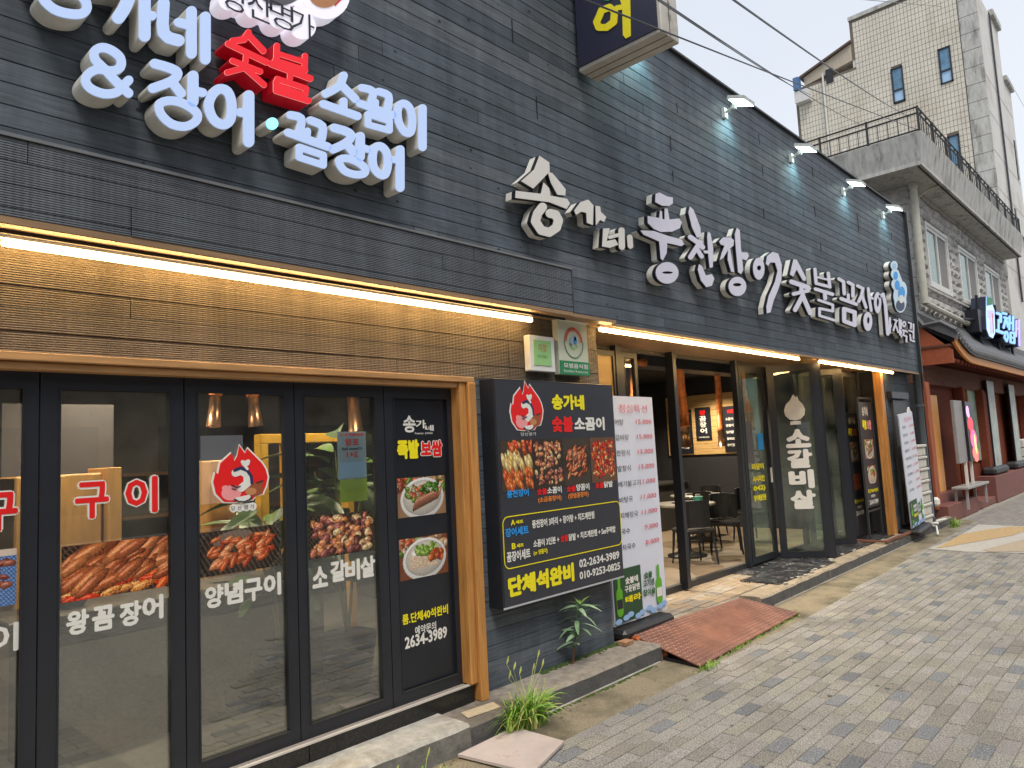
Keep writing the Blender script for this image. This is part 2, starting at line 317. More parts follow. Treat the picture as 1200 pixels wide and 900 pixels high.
def extrude(mb, vs, tris, fmf, d0, d1, mi=0, back=True):     # fmf(a,b,d) -> world; d0 front, d1 back
    # make all triangles wind the same way
    out = []
    for t in tris:
        a, b, c = (vs[i] for i in t); ar = (b[0]-a[0])*(c[1]-a[1])-(c[0]-a[0])*(b[1]-a[1]); out.append(t if ar > 0 else t[::-1])
    n = len(vs); P = [fmf(x, y, d0) for x, y in vs]+[fmf(x, y, d1) for x, y in vs]
    cnt = {}
    for t in out:
        for i in range(3): e = (t[i], t[(i+1) % 3]); cnt[e] = cnt.get(e, 0)+1
    fs = [t for t in out]+([tuple(i+n for i in t[::-1]) for t in out] if back else [])
    fs += [(a, a+n, b+n, b) for (a, b) in cnt if (b, a) not in cnt]
    return mb.add(P, fs, mi)
def pxmap(x0, y0, s, yplane):                                # measured outline -> facade plane, depth d outward from yplane
    def f(a, b, d):
        w = Y(x0+a/s, y0+b/s, yplane); return (w[0], yplane-d, w[2])
    return f
def letter(parent, f, items, depth, body, face, trim=None, gr=0, name='letter', inset=0):
    """body from wall side to face, optional dark trim ring, thin face plate"""
    vs, tr = shape(items, gr); o = MB(); extrude(o, vs, tr, f, -.026 if trim else -.002, -depth)
    ob = o.build(name, body, parent)
    if trim:
        v2, t2 = shape(items, gr*1.25); b2 = MB(); extrude(b2, v2, t2, f, .006, -.026); b2.build('trim', trim, ob)
    v3, t3 = shape(items, inset); b3 = MB(); extrude(b3, v3, t3, f, .0095 if trim else .004, .0065 if trim else -.0015); b3.build('letter_face', face, ob)
    return ob

# painted photographs (flat print): colour per small cell
def photo(parent, fr, a0, a1, b0, b1, d, kind, seed, name='food_photo'):
    r = np.random.default_rng(seed); Wd = 120; Hh = int(Wd*(b1-b0)/(a1-a0)*1.0); Hh = max(60, min(Hh, 150)); yy, xx = np.mgrid[0:Hh, 0:Wd]; xx = xx/Wd; yy = yy/Hh
    asp = (b1-b0)/(a1-a0)
    def ell(img, cx, cy, rx, ry, th, c, shade=.5, edge=.45, nz=.12):
        X_ = (xx-cx); Y_ = (yy-cy)*asp; u = X_*math.cos(th)+Y_*math.sin(th); v = -X_*math.sin(th)+Y_*math.cos(th); q = (u/rx)**2+(v/ry)**2; mk = q < 1
        lit = 1-shade*.5+shade*(-(u*.2/rx)+(v/ry)*.8)*.8; lit = lit*(1-edge*np.clip(q, 0, 1)**3)
        lit = lit+r.normal(0, nz, q.shape)
        for k in range(3): img[..., k] = np.where(mk, np.clip(c[k]*lit, 0, 1), img[..., k])
        hl = mk & (((u+rx*.15)/(rx*.5))**2+((v-ry*.4)/(ry*.25))**2 < 1)
        for k in range(3): img[..., k] = np.where(hl, np.clip(img[..., k]+.18, 0, 1), img[..., k])
    bgc = {'grill': (.07, .06, .06), 'fire': (.12, .05, .04), 'plate': (.50, .36, .25), 'noodle': (.38, .20, .12), 'red': (.30, .22, .18), 'mix': (.05, .04, .04), 'eel': (.12, .10, .08), 'blue': (.35, .5, .75)}[kind]
    img = np.ones((Hh, Wd, 3))*np.array(bgc)+r.normal(0, .03, (Hh, Wd, 1)); img = np.clip(img, 0, 1)
    if kind in ('grill', 'mix', 'fire', 'blue', 'eel'):
        ln = (np.abs(((xx*1.2+yy*.9*asp)*16) % 1-.5) < .12) | (np.abs(((xx*.9-yy*1.3*asp)*11) % 1-.5) < .08); img[ln] = img[ln]*.5+np.array((.45, .42, .38))*.5 if kind != 'blue' else img[ln]*.3
    def chunk(n, cols, rx, ry, box=(.08, .92, .1, .9), th0=.5, ths=.6, **k):
        P = sorted([(r.uniform(box[2], box[3]), r.uniform(box[0], box[1])) for _ in range(n)], reverse=True)
        for cy, cx in P:
            c = cols[r.integers(len(cols))]; s = r.uniform(.75, 1.25); ell(img, cx, cy, rx*s, ry*s, th0+r.normal(0, ths), c, **k)
    if kind == 'fire':
        chunk(40, [(1, .35, .12), (.95, .2, .1), (1, .6, .3)], .10, .035, (.0, 1, .0, .32), .3, .3, nz=.2)
        chunk(46, [(.72, .36, .2), (.62, .28, .15), (.55, .25, .14), (.8, .45, .28)], .15, .045, (.0, 1, .25, 1.0), .55, .18)
        chunk(9, [(.8, .45, .26), (.68, .34, .2)], .2, .055, (.1, .9, .2, .85), .6, .12)
    elif kind == 'grill':
        ell(img, .5, .5, .48, .36, .1, (.16, .13, .12), .2)
        ln = (np.abs(((xx*1.2+yy*.7*asp)*14) % 1-.5) < .1) & (r.random((Hh, Wd)) > .1); img[ln] = img[ln]*.6+.2
        chunk(60, [(.85, .42, .25), (.78, .33, .18), (.9, .55, .38), (.65, .22, .12)], .085, .032, (.15, .85, .2, .8), .6, .4)
    elif kind == 'mix':
        chunk(120, [(.75, .42, .35), (.85, .5, .3), (.55, .3, .32), (.9, .6, .45), (.35, .18, .18), (.9, .8, .62)], .06, .045, (.04, .96, .08, .92), .5, 1.0, nz=.18)
    elif kind == 'eel':
        chunk(34, [(.9, .75, .42), (.95, .85, .6)], .05, .16, (.05, .95, .42, .7), .35, .08); chunk(40, [(.9, .45, .2), (.8, .3, .15)], .045, .13, (.1, .98, .05, .38), .35, .1); chunk(22, [(.85, .25, .15), (.9, .5, .25)], .05, .09, (.25, 1, .75, .95), .3, .2)
    elif kind == 'red':
        chunk(190, [(.9, .2, .08), (.85, .12, .05), (.95, .4, .15), (.6, .06, .04), (.95, .7, .45)], .05, .035, (.08, .92, .12, .9), .5, 1.2, nz=.2)
    elif kind == 'blue':
        chunk(30, [(.55, .22, .18), (.7, .35, .25)], .09, .05, (.1, .9, .3, .8), .4, .6); img[yy > .88] = (.8, .7, .62)
    elif kind in ('plate', 'noodle'):
        chunk(40, [(.8, .3, .15), (.35, .5, .15), (.85, .6, .4), (.6, .25, .15), (.9, .75, .6)], .09, .05, (.0, 1, .62, 1), .4, .8)
        ell(img, .52, .44, .44, .32, .1, (.93, .92, .90), .15, .1, .02); ell(img, .52, .46, .39, .27, .1, (.80, .76, .70), .2, .2, .04)
        if kind == 'plate':
            chunk(40, [(.4, .55, .15), (.25, .42, .1), (.85, .75, .6), (.85, .35, .2)], .05, .04, (.2, .6, .35, .75), .4, 1)
            for i in range(13): ell(img, .38+i*.04, .30+i*.021, .035, .12, -.5, (.72-.02*(i % 2), .42, .30), .5)
            chunk(14, [(.3, .5, .12), (.2, .38, .1)], .05, .035, (.5, .85, .6, .8), .3, 1)
        else:
            for i in range(200):
                cx, cy = r.uniform(.25, .75), r.uniform(.24, .5); ell(img, cx, cy, .07, .009, r.uniform(-.8, .8), (.85, .72, .58), .2, .2, .03)
            chunk(26, [(.4, .6, .15), (.55, .7, .25)], .06, .04, (.35, .75, .55, .75), .3, 1); chunk(16, [(.85, .35, .12), (.75, .25, .1)], .06, .05, (.62, .86, .42, .62), .3, 1)
    img = np.clip(img*np.array((1.1, 1.0, .86)) if kind not in ('blue', 'plate', 'noodle') else img, 0, 1)**1.75*.92     # paint values to linear
    V = [fmap(fr, a0+(a1-a0)*i/Wd, b0+(b1-b0)*j/Hh, d) for j in range(Hh+1) for i in range(Wd+1)]
    Fq = [(j*(Wd+1)+i, j*(Wd+1)+i+1, (j+1)*(Wd+1)+i+1, (j+1)*(Wd+1)+i) for j in range(Hh) for i in range(Wd)]
    mb = MB(); mb.add(V, Fq); o = mb.build(name, PHOTO, parent); ca = o.data.color_attributes.new('Col', 'FLOAT_COLOR', 'CORNER')
    cc = np.ones((Hh*Wd, 4, 4)); cc[:, :, :3] = img.reshape(-1, 1, 3); ca.data.foreach_set('color', cc.ravel()); return o
def emblem(parent, fr, a0, a1, b0, b1, d, banner=True, plate=False):
    """red flame emblem with a steaming bowl; traced in a 350 x 400 box"""
    W0, H0 = 350., (400. if banner else 345.)
    def f(x, y, dd): return fmap(fr, a0+(a1-a0)*x/W0, b1-(b1-b0)*y/H0, d+dd)
    O = (135, 405)
    fl = [(300, 405), (335, 455), (350, 425), (395, 470), (410, 485), (445, 520), (470, 560), (483, 610), (470, 665), (445, 715), (400, 722), (380, 745), (270, 752), (200, 745), (150, 690), (135, 620), (150, 560), (165, 575), (180, 510), (250, 450), (268, 500), (285, 470)]
    fl = [(x-O[0], y-O[1]) for x, y in fl]; cx, cy = 175, 210
    red = [(cx+(x-cx)*.93, cy+(y-cy)*.95) for x, y in fl]
    def put(items, dd, m, nm): 
        v, t = shape(items); b = MB(); extrude(b, v, t, f, dd, dd-.0012 if not plate else dd-.006, back=False); return b.build(nm, m, parent)
    put([('p', fl)], .0015, VW, 'flame_outline'); put([('p', red)], .003, VR, 'flame')
    o = lambda L: [(x-O[0], y-O[1]) for x, y in L]
    put([('e', (115, 285), 58, 44), ('e', (80, 255), 20, 16)], .0045, VPINK, 'emblem_patch'); put([('e', (255, 275), 50, 40), ('e', (290, 240), 18, 14)], .0046, VBR, 'emblem_patch'); put([('e', (230, 285), 34, 22)], .006, VTAN, 'emblem_patch')
    put([('s', 46, o([(275, 575), (310, 565), (345, 590), (345, 640), (310, 665)]))], .0047, VW, 'emblem_curl'); put([('s', 18, o([(270, 560), (305, 548), (345, 565), (368, 600), (372, 640)]))], .006, VNAVY, 'emblem_stripe')
    put([('e', (200, 118), 24, 17), ('e', (183, 108), 12, 11), ('e', (215, 106), 13, 11), ('s', 16, [(195, 130), (210, 150)])], .0062, VW, 'emblem_hat')
    put([('p', o([(268, 720), (355, 708), (368, 725), (350, 748), (310, 756), (280, 748)]))], .0063, VW, 'emblem_bowl'); put([('s', 9, o([(268, 728), (290, 744), (325, 748), (355, 738), (366, 724)]))], .0075, VK, 'emblem_bowl_rim')
    put([('s', 7, o([(250, 645), (280, 660), (300, 655)])), ('s', 5, o([(252, 665), (275, 672)])), ('s', 6, o([(400, 640), (440, 630)]))], .0077, VK, 'emblem_line')
    if banner:
        put([('e', (x, 375), 22, 24) for x in (128, 165, 205, 243)]+[('s', 40, [(125, 375), (245, 372)])], .0015, VW, 'emblem_banner')
        for i, ch in enumerate('당산명가'):
            x = 112+i*38; q = [f(x, 388, 0), f(x+26, 362, 0)]
            text(fr, ch, a0+(a1-a0)*x/W0, a0+(a1-a0)*(x+24)/W0, b1-(b1-b0)*388/H0, b1-(b1-b0)*362/H0, d+.0035, VK, parent, .0, 'lettering')

# ================================================================ GROUND
g = MB(); g.quad((-60, -80, -.035), (140, -80, -.035), (140, 60, -.035), (-60, 60, -.035))
struct(g, 'ground', mat('ground_asphalt', (.075, .074, .072), .9, var=.25, scale=20, bump=.4, bscale=90))
PB = (.29, .272, .238); PD = (.185, .19, .195)
def pav_col(r, dark):
    q = .05 if dark else r.uniform(.13, 1)
    if q < .13: c = np.array(PD)*r.uniform(.8, 1.15)
    elif q < .25: c = np.array(PB)*np.array((1.0, .99, .97))*r.uniform(.80, .9)
    else: c = np.array(PB)*r.uniform(.93, 1.08)*np.array((1, r.uniform(.98, 1.02), r.uniform(.94, 1.06)))
    return c
def set_col(me, cols_per_face):
    ca = me.color_attributes.new('Col', 'FLOAT_COLOR', 'CORNER'); a = []
    for pl in me.polygons:
        c = cols_per_face[pl.index]; a += [c[0], c[1], c[2], 1]*pl.loop_total
    ca.data.foreach_set('color', a)
pv = MB(); pv.quad((-20, -8, -.009), (60, -8, -.009), (60, 3.9, -.009), (-20, 3.9, -.009)); pavement = struct(pv, 'pavement', mat('joint_sand', (.33, .30, .25), .95, var=.3, scale=40, bump=.4))
PW, PL = .100, .228
def pav_mesh(col, k):
    b = MB(); x, y = PL/2-.0035, PW/2-.0035; e = .005
    e = .003; top = [(-x+e, -y+e, 0), (x-e, -y+e, 0), (x-e, y-e, 0), (-x+e, y-e, 0)]; mid = [(-x, -y, -e), (x, -y, -e), (x, y, -e), (-x, y, -e)]; bot = [(-x, -y, -.03), (x, -y, -.03), (x, y, -.03), (-x, y, -.03)]
    b.add(top+mid+bot, [(0, 1, 2, 3)]+[(i+4, (i+1) % 4+4, (i+1) % 4, i) for i in range(4)]+[(i+8, (i+1) % 4+8, (i+1) % 4+4, i+4) for i in range(4)])
    me = b.mesh('paving_block', PAVE); set_col(me, [col]*9); return me, b
variants = [pav_mesh(pav_col(RNG, k < 8), k) for k in range(40)]
cells = []; darks = set(); pr = random.Random(11)
def edge_y(x): return float(np.interp(x, [0, 5, 6.5, 8.5, 10.5, 13, 16], [2.985, 3.0, 2.99, 3.05, 3.14, 3.22, 3.3]))
for j in range(-14, 34):
    y = 2.985-PW/2-(30-j)*PW
    off = (j % 2)*PL/2+(.03 if j % 5 == 0 else 0)
    for i in range(3, 64):
        x = 1.2+i*PL+off
        if y < -1.3 or x > 15.5 or (j > 30 and y+PW/2 > edge_y(x)+.02): continue
        dk_ = pr.random() < .15 and not ({(j-1, i-1), (j-1, i), (j-1, i+1), (j, i-1)} & darks)
        if dk_: darks.add((j, i))
        d = CM.T@(np.array([x, y, -H]));
        if d[2] < .5: continue
        u, v = 600+FPX*d[0]/d[2], 450+FPX*d[1]/d[2]
        if -150 < u < 1330 and v < 1010: cells.append((math.hypot(x, y), x, y, u, v, pr.randrange(8) if dk_ else pr.randrange(8, 40)))
cells.sort(); near = [c for c in cells if 0 <= c[3] <= 1200 and c[4] <= 900][:296]; nset = {(c[1], c[2]) for c in near}
rest = MB(); rcols = []
for _, x, y, u, v, k in cells:
    z = float(RNG.uniform(-.002, .002)); rz = float(RNG.normal(0, .006))
    if (x, y) in nset: shared(variants[k][0], 'paving_block', pavement, (x, y, z), rz)
    else:
        b = variants[k][1]; c, s_ = math.cos(rz), math.sin(rz)
        rest.add([(x+q[0]*c-q[1]*s_, y+q[0]*s_+q[1]*c, z+q[2]) for q in b.v], b.f); rcols += [tuple(variants[k][0].color_attributes[0].data[0].color[:3])]*9
ro = rest.build('paving_blocks', PAVE, pavement, stuff=True); set_col(ro.data, rcols)
# the street beyond and beside the built blocks: same blocks, too small to tell apart
def brick_mat():
    m = mat('distant_paving', (.21, .195, .17), .85, var=.15, scale=1.2); N = m.node_tree.nodes; L = m.node_tree.links; b = N['Principled BSDF']
    t = N.new('ShaderNodeTexBrick'); t.inputs['Scale'].default_value = 1; t.inputs['Brick Width'].default_value = PL; t.inputs['Row Height'].default_value = PW; t.inputs['Mortar Size'].default_value = .004
    t.inputs['Color1'].default_value = (*PB, 1); t.inputs['Color2'].default_value = (.19, .18, .165, 1); t.inputs['Mortar'].default_value = (.13, .12, .10, 1); t.inputs['Bias'].default_value = -.3
    g_ = N.new('ShaderNodeNewGeometry'); L.new(g_.outputs['Position'], t.inputs['Vector']); L.new(t.outputs[0], b.inputs['Base Color']); return m
BRK = brick_mat()
far = MB(); far.quad((15.6, -8, -.004), (60, -8, -.004), (60, 3.5, -.004), (15.6, 3.5, -.004)); far.quad((-20, -8, -.005), (15.6, -8, -.005), (15.6, -1.32, -.005), (-20, -1.32, -.005)); far.quad((-20, -1.32, -.006), (1.7, -1.32, -.006), (1.7, 2.98, -.006), (-20, 2.98, -.006))
struct(far, 'street_paving', BRK)
# painted crosswalk-like patch
def gpoly(pts, z): return [tuple(on(1060+a/8.571, 600+b/8.571, 2, z)) for a, b in pts]
PWH = mat('worn_white_road_paint', (.47, .44, .385), .8, var=.12, scale=25, stain=(.36, .32, .27), stain_scale=9, stain_lo=.5, stain_hi=.7); PYE = mat('worn_yellow_road_paint', (.47, .32, .15), .8, var=.2, scale=25, stain=(.45, .34, .2), stain_scale=7, stain_lo=.5, stain_hi=.7); PYF = mat('faded_yellow_road_paint', (.41, .33, .23), .8, var=.15, scale=25)
mk = MB(); mk.add(gpoly([(240, 370), (500, 270), (740, 125), (1100, 140), (1500, 150), (1700, 420), (1200, 412), (640, 398)], .004), [tuple(range(8))])
mo = struct(mk, 'painted_road_patch', PWH)
for pts, m in (([(310, 362), (400, 320), (560, 228), (800, 180), (1060, 145), (1330, 150), (1080, 235), (700, 300), (450, 345)], PYE), ([(780, 380), (1010, 320), (1250, 262), (1560, 250), (1500, 395), (850, 398)], PYF)):
    b = MB(); b.add(gpoly(pts, .0085), [tuple(range(len(pts)))]); b.build('painted_stripe', m, mo)
# gutter strip of rough concrete between paving and step
gb = MB(); xs = [-20, 1, 3, 5, 6.5, 8.5, 10.5, 13, 16, 16.6]; yf = [2.985, 2.985, 2.985, 3.0, 2.99, 3.05, 3.14, 3.22, 3.3, 3.3]
for i in range(len(xs)-1): gb.add([(xs[i], yf[i]-.03, -.008), (xs[i+1], yf[i+1]-.03, -.008), (xs[i+1], yf[i+1]+.01, .0), (xs[i], yf[i]+.01, .0)], [(0, 1, 2, 3)]); gb.add([(xs[i], yf[i]+.01, .0), (xs[i+1], yf[i+1]+.01, .0), (xs[i+1], 3.9, .004), (xs[i], 3.9, .004)], [(0, 1, 2, 3)])
struct(gb, 'gutter_strip', GUT)
# concrete step along the shop front: separate kerb stones
step = T('kerb_step', 'low grimy concrete step running along the foot of the dark shop front', 'step', (2, 3.5, 0))
def kstone(x0, x1, y0, y1, z, m, y0b=None, mf=None):
    b = MB(); y0b = y0 if y0b is None else y0b; e = .018; n = max(2, int((x1-x0)/.12)); V = []
    for i in range(n+1):
        x = x0+(x1-x0)*i/n; yf_ = y0+(y0b-y0)*i/n; j = random.uniform(-.005, .005); k = random.uniform(-.004, .004)
        V += [(x, yf_-.012, -.02), (x, yf_+j, z-e+k), (x, yf_+e+j, z+k), (x, y1, z+.002), (x, y1, -.02)]
    for i in range(n):
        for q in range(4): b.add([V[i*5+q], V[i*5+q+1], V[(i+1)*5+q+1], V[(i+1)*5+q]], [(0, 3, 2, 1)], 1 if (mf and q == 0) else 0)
    b.add(V[:5], [(0, 1, 2, 3, 4)]); b.add(V[-5:], [(4, 3, 2, 1, 0)]); return b.build('kerb_stone', [m, mf or m], step)
kstone(-3, 1.8, 3.35, 3.72, .15, CONCL, mf=CONCD); kstone(1.806, 3.08, 3.35, 3.72, .148, CONCL, mf=mat('grey_kerb_face', (.16, .15, .13), .9, var=.35, scale=12, bump=.5))  # front faces are darker than the tops
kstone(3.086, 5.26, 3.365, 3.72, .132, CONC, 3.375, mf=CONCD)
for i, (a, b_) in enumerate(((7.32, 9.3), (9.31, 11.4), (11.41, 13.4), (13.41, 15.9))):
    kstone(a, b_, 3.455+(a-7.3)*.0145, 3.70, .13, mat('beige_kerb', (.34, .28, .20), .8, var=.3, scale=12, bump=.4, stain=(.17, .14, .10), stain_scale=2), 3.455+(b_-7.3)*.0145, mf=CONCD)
pt = MB(); pt.add([(3.16, 3.45, .1365), (3.42, 3.42, .1365), (3.46, 3.53, .1365), (3.2, 3.56, .1365)], [(0, 1, 2, 3)]); pt.build('mortar_patch', mat('mortar_patch', (.48, .39, .26), .9, var=.2, scale=30, bump=.4), step)
jl = MB(); jl.tube([(3.35, 3.352, .006), (5.2, 3.358, .006)], .007, 6); jl.tube([(7.6, 3.45, .006), (13.5, 3.53, .006)], .006, 6); jl.build('mortar_bead', CONCL, step)
gm_ = MB(); sp_ = random.Random(4)
for k in range(130):
    x = sp_.uniform(2.5, 12); y = sp_.uniform(-.6, 2.9); r_ = sp_.uniform(.006, .018); gm_.add([(x+r_*math.cos(a)*sp_.uniform(.7, 1.2), y+r_*math.sin(a)*sp_.uniform(.7, 1.2), .0032) for a in np.linspace(0, 5.6, 8)], [tuple(range(8))])
struct(gm_, 'gum_spots', mat('old_gum', (.12, .115, .105), .8, var=.4), True)
lf_ = MB()
for k in range(60):
    x = sp_.uniform(2.6, 8.5); y = 3.36-abs(sp_.gauss(0, .10)); a = sp_.uniform(0, 6.28); r_ = sp_.uniform(.006, .02); q = np.array((x, y, .008)); lf_.add([q, q+(r_*math.cos(a), r_*math.sin(a), .006), q+(r_*1.6*math.cos(a+.5), r_*1.6*math.sin(a+.5), .001), q+(r_*.8*math.cos(a+1), r_*.8*math.sin(a+1), .003)], [(0, 1, 2, 3)])
struct(lf_, 'dead_leaves', mat('dead_leaf', (.22, .14, .06), .8, var=.4, scale=40), True)
# loose board lying in the gutter
b = MB(); q = [(2.94, 3.31), (3.44, 3.33), (3.45, 2.93), (3.02, 2.80)]; b.slab([q[3], q[2], q[1], q[0]], .012, .028)
b.thing('plywood_sheet', mat('pale_plywood', (.50, .42, .38), .8, var=.12, scale=5, stain=(.28, .14, .07), stain_scale=5, stain_lo=.6, stain_hi=.72), 'thin pinkish grey plywood sheet lying in the gutter below the grass clump', 'board')

# terrace: deck, black tiles, rust ramp
deck = MB()
deck.slab([(5.1, 3.68), (7.05, 3.5), (7.3, 3.70), (8.35, 3.7), (8.9, 4.40), (5.1, 4.40)], -.02, .118); struct(deck, 'entrance_slab', CONC)
DM = [mat('deck_tile_%d' % i, c, .75, var=.2, scale=14, bump=.35, stain=(.24, .17, .10), stain_scale=4) for i, c in enumerate(((.36, .28, .19), (.31, .24, .17), (.20, .18, .155), (.36, .31, .25)))]
dk = T('deck', 'worn beige and grey tiled threshold in front of the restaurant entrance', 'threshold', (6.6, 4.0, .118))
for r_ in range(7):
    y0 = 3.74+r_*.092; x = 5.15
    while x < 8.9:
        L_ = random.uniform(.26, .34); x1 = min(x+L_, 8.33+(y0-3.7)*.8)
        if x1-x > .06 and not (y0 < 3.8 and x < 6.6): b = MB(); b.bbox(x, x1-.006, y0, y0+.086, .112, .126+random.uniform(0, .006), .004); b.build('deck_tile', DM[(2 if x < 6.95-r_*.1 and r_ < 4 else random.choice((0, 0, 1, 3)))], dk)
        x += L_
blk = mat('black_marble', (.028, .028, .034), .3, var=.5, scale=6, bump=.3, bscale=9, stain=(.13, .13, .15), stain_scale=5, stain_lo=.56, stain_hi=.62, stain_amt=.6)
N_ = blk.node_tree.nodes; L_ = blk.node_tree.links; vo = N_.new('ShaderNodeTexNoise'); vo.inputs['Scale'].default_value = 4.5; vo.inputs['Detail'].default_value = 5; vo.inputs['Distortion'].default_value = 1.4
gg = N_.new('ShaderNodeNewGeometry'); L_.new(gg.outputs['Position'], vo.inputs['Vector']); sb = N_.new('ShaderNodeMath'); sb.operation = 'SUBTRACT'; sb.inputs[1].default_value = .5; L_.new(vo.outputs[0], sb.inputs[0])
ab = N_.new('ShaderNodeMath'); ab.operation = 'ABSOLUTE'; L_.new(sb.outputs[0], ab.inputs[0]); mr = N_.new('ShaderNodeMapRange'); mr.inputs[1].default_value = 0; mr.inputs[2].default_value = .012; mr.inputs[3].default_value = .9; mr.inputs[4].default_value = 0; L_.new(ab.outputs[0], mr.inputs[0])
mm = N_.new('ShaderNodeMix'); mm.data_type = 'RGBA'; bs = N_['Principled BSDF']; src = bs.inputs['Base Color'].links[0].from_socket; L_.new(mr.outputs[0], mm.inputs[0]); L_.new(src, mm.inputs[6]); mm.inputs[7].default_value = (.5, .49, .46, 1); L_.new(mm.outputs[2], bs.inputs['Base Color'])
tr_ = T('marble_terrace', 'black marble slabs with white veins laid before the folding doors', 'terrace', (11, 4, .13))
for i in range(12):
    for j in range(2):
        x0 = 8.4+i*.6+(.0 if j else -.35); y0 = 3.715+j*.33-(.13 if (j == 0 and i < 3) else 0); b = MB(); b.box(max(8.03+j*.45, x0), x0+.592, y0, 3.715+j*.33+.324, .06, .137+random.uniform(0, .008), jit=.0015); b.build('marble_slab', blk, tr_)
ch = MB()
for i in range(34): x = random.uniform(7.9, 15.3); ch.blob((x, (3.57 if x < 9.8 else 3.70)+random.uniform(-.03, .03), .14), (random.uniform(.02, .05), .025, .014), 6)
co_ = ch.build('mortar_crumbs', CONCL, tr_, stuff=True)
RUST = mat('rusted_steel', (.23, .10, .065), .65, var=.25, scale=7, stain=(.12, .055, .045), stain_scale=1.1, stain_lo=.42, stain_hi=.62, stain_amt=.85, spec=.3)
ramp = T('steel_ramp', 'rusty red checkered steel ramp plate sloping from the entrance to the street', 'ramp', (6.2, 3.4, 0))
A, B_, C_, D_ = [np.array(v) for v in ((5.27, 3.70, .175), (7.08, 3.56, .165), (7.33, 3.08, .022), (5.22, 3.01, .022))]
b = MB(); b.add([A, B_, C_, D_, A-(0, 0, .008), B_-(0, 0, .008), C_-(0, 0, .008), D_-(0, 0, .008)], [(3, 2, 1, 0), (4, 5, 6, 7), (0, 1, 5, 4), (1, 2, 6, 5), (2, 3, 7, 6), (3, 0, 4, 7)]); b.build('ramp_plate', RUST, ramp)
st = MB()
for i in range(50):
    for j in range(16):
        u, v = (i+.5)/50, (j+.5)/16; pnt = (A*(1-u)+B_*u)*(1-v)+(D_*(1-u)+C_*u)*v; s_ = 1 if (i+j) % 2 else -1
        e1 = _n(B_-A)*.017+_n(D_-A)*.008*s_; e2 = np.cross(_n(e1), (0, 0, 1))*.007; z = np.array((0, 0, .007))
        st.add([pnt-e1, pnt+e2, pnt+e1, pnt-e2, pnt+z-e1*.4, pnt+z+e1*.4], [(0, 1, 4), (1, 5, 4), (1, 2, 5), (2, 3, 5), (3, 4, 5), (3, 0, 4)])
st.build('tread_pattern', mat('worn_tread_steel', (.34, .20, .155), .45, var=.3, scale=7, stain=(.22, .13, .12), stain_scale=1.1, stain_lo=.42, stain_hi=.62), ramp, stuff=True)
b = MB(); b.obox((5.3, 3.68), (7.05, 3.55), .03, .02, .155); b.obox((5.25, 3.05), (5.3, 3.66), .02, .0, .03); b.build('ramp_support', BLK, ramp)
fo = MB()
for i in range(30): t = random.random(); fo.blob((5.27-t*.0+random.uniform(-.07, .03), 3.66-t*.30, .12-t*.09+random.uniform(-.02, .02)), (random.uniform(.02, .05),)*3, 7, .3)
fo.thing('foam_lumps', mat('orange_foam', (.42, .11, .035), .9, var=.4, scale=20, bump=.5), 'crumbling orange rust foam stuck under the left edge of the steel ramp', 'foam')['kind'] = 'stuff'
bk = MB(); bk.box(5.02, 5.14, 3.56, 3.64, .135, .165, jit=.006); bk.thing('brick_fragment', mat('tan_brick', (.42, .22, .12), .85, var=.3, scale=20), 'small tan brick piece on the step beside the steel ramp', 'brick')

# ================================================================ THE RESTAURANT
bld = T('restaurant_building', 'long dark grey board clad restaurant front with folding glass doors', 'building', (7, 3.7, 0))
def P_(mb, name, m, **k): return mb.build(name, m, bld, **k)
bme = {}
def board_mesh(L, h, k, m, d=.022):
    key = (round(L, 2), round(h, 3), k, m.name)
    if key not in bme:
        b = MB(); e = .004; n = 4; V = []
        for i in range(2):
            x = -L/2+L*i; V += [(x, 0, .0015), (x, -d, .0015), (x, -d-.001, .005), (x, -d+.0005, h-.0035), (x, -d+.003, h-.001), (x, 0, h-.001)]
        b.add(V, [(i, i+1, i+7, i+6) for i in range(5)]+[tuple(range(6))[::-1], tuple(range(6, 12))]); bme[key] = b.mesh('wall_board', m)
    return bme[key]
def boards(x0, x1, z0, z1, y, pitch, seg, mats, seed, parent=bld, name='wall_board'):
    r = random.Random(seed); z = z0; k = 0
    while z < z1-.02:
        h = min(pitch, z1-z); x = x0; first = True
        while x < x1-.01:
            L = seg*(r.uniform(.3, 1) if first and x1-x0 > seg*1.3 else 1); first = False; xe = min(x+L, x1); m = r.choice(mats)
            o = shared(board_mesh(xe-x-.004, h, 0, m), name, parent, ((x+xe)/2, y+r.uniform(-.0015, .0015), z)); x = xe
        z += pitch; k += 1
# core walls behind the boards
c = MB(); c.box(-4, 14.33, 3.53, 3.70, 2.86, 5.70); c.box(3.42, 5.055, 3.725, 3.9, .0, 2.86); c.box(-4, 3.44, 3.73, 3.9, 2.27, 2.86); c.box(12.98, 14.33, 3.73, 4.3, .0, 2.86)
c.box(14.20, 14.33, 4.3, 9.5, 0, 5.68); c.box(-4, 14.33, 9.5, 9.7, 0, 5.6); c.box(-4, 14.3, 3.7, 9.5, 5.2, 5.35); c.box(-4.1, -4, 3.55, 9.6, 0, 5.6)
P_(c, 'wall_core', mat('dark_render', (.03, .033, .038), .8))
boards(-3, 14.35, 2.787, 2.824, 3.528, .0965, 3.0, [BRD, BRD, BRD2, BRD3], 3)
boards(-3, 14.35, 2.824, 5.70, 3.528, .0965, 3.6, [BRD, BRD, BRD2, BRD3], 3)
boards(3.50, 5.06, .13, 2.28, 3.722, .1, 2.0, [BRD, BRD2, BRD], 5)
for (x0, x1, mm_) in ((-3, 3.95, CORRL), (3.95, 5.06, CORRL)): boards(x0, x1, 2.281, 2.79, 3.722, .1006, 2.4, [mm_], 8)
boards(-3, 4.48, 2.818, 2.856, 3.497, .1, 2.6, [CORR], 9)
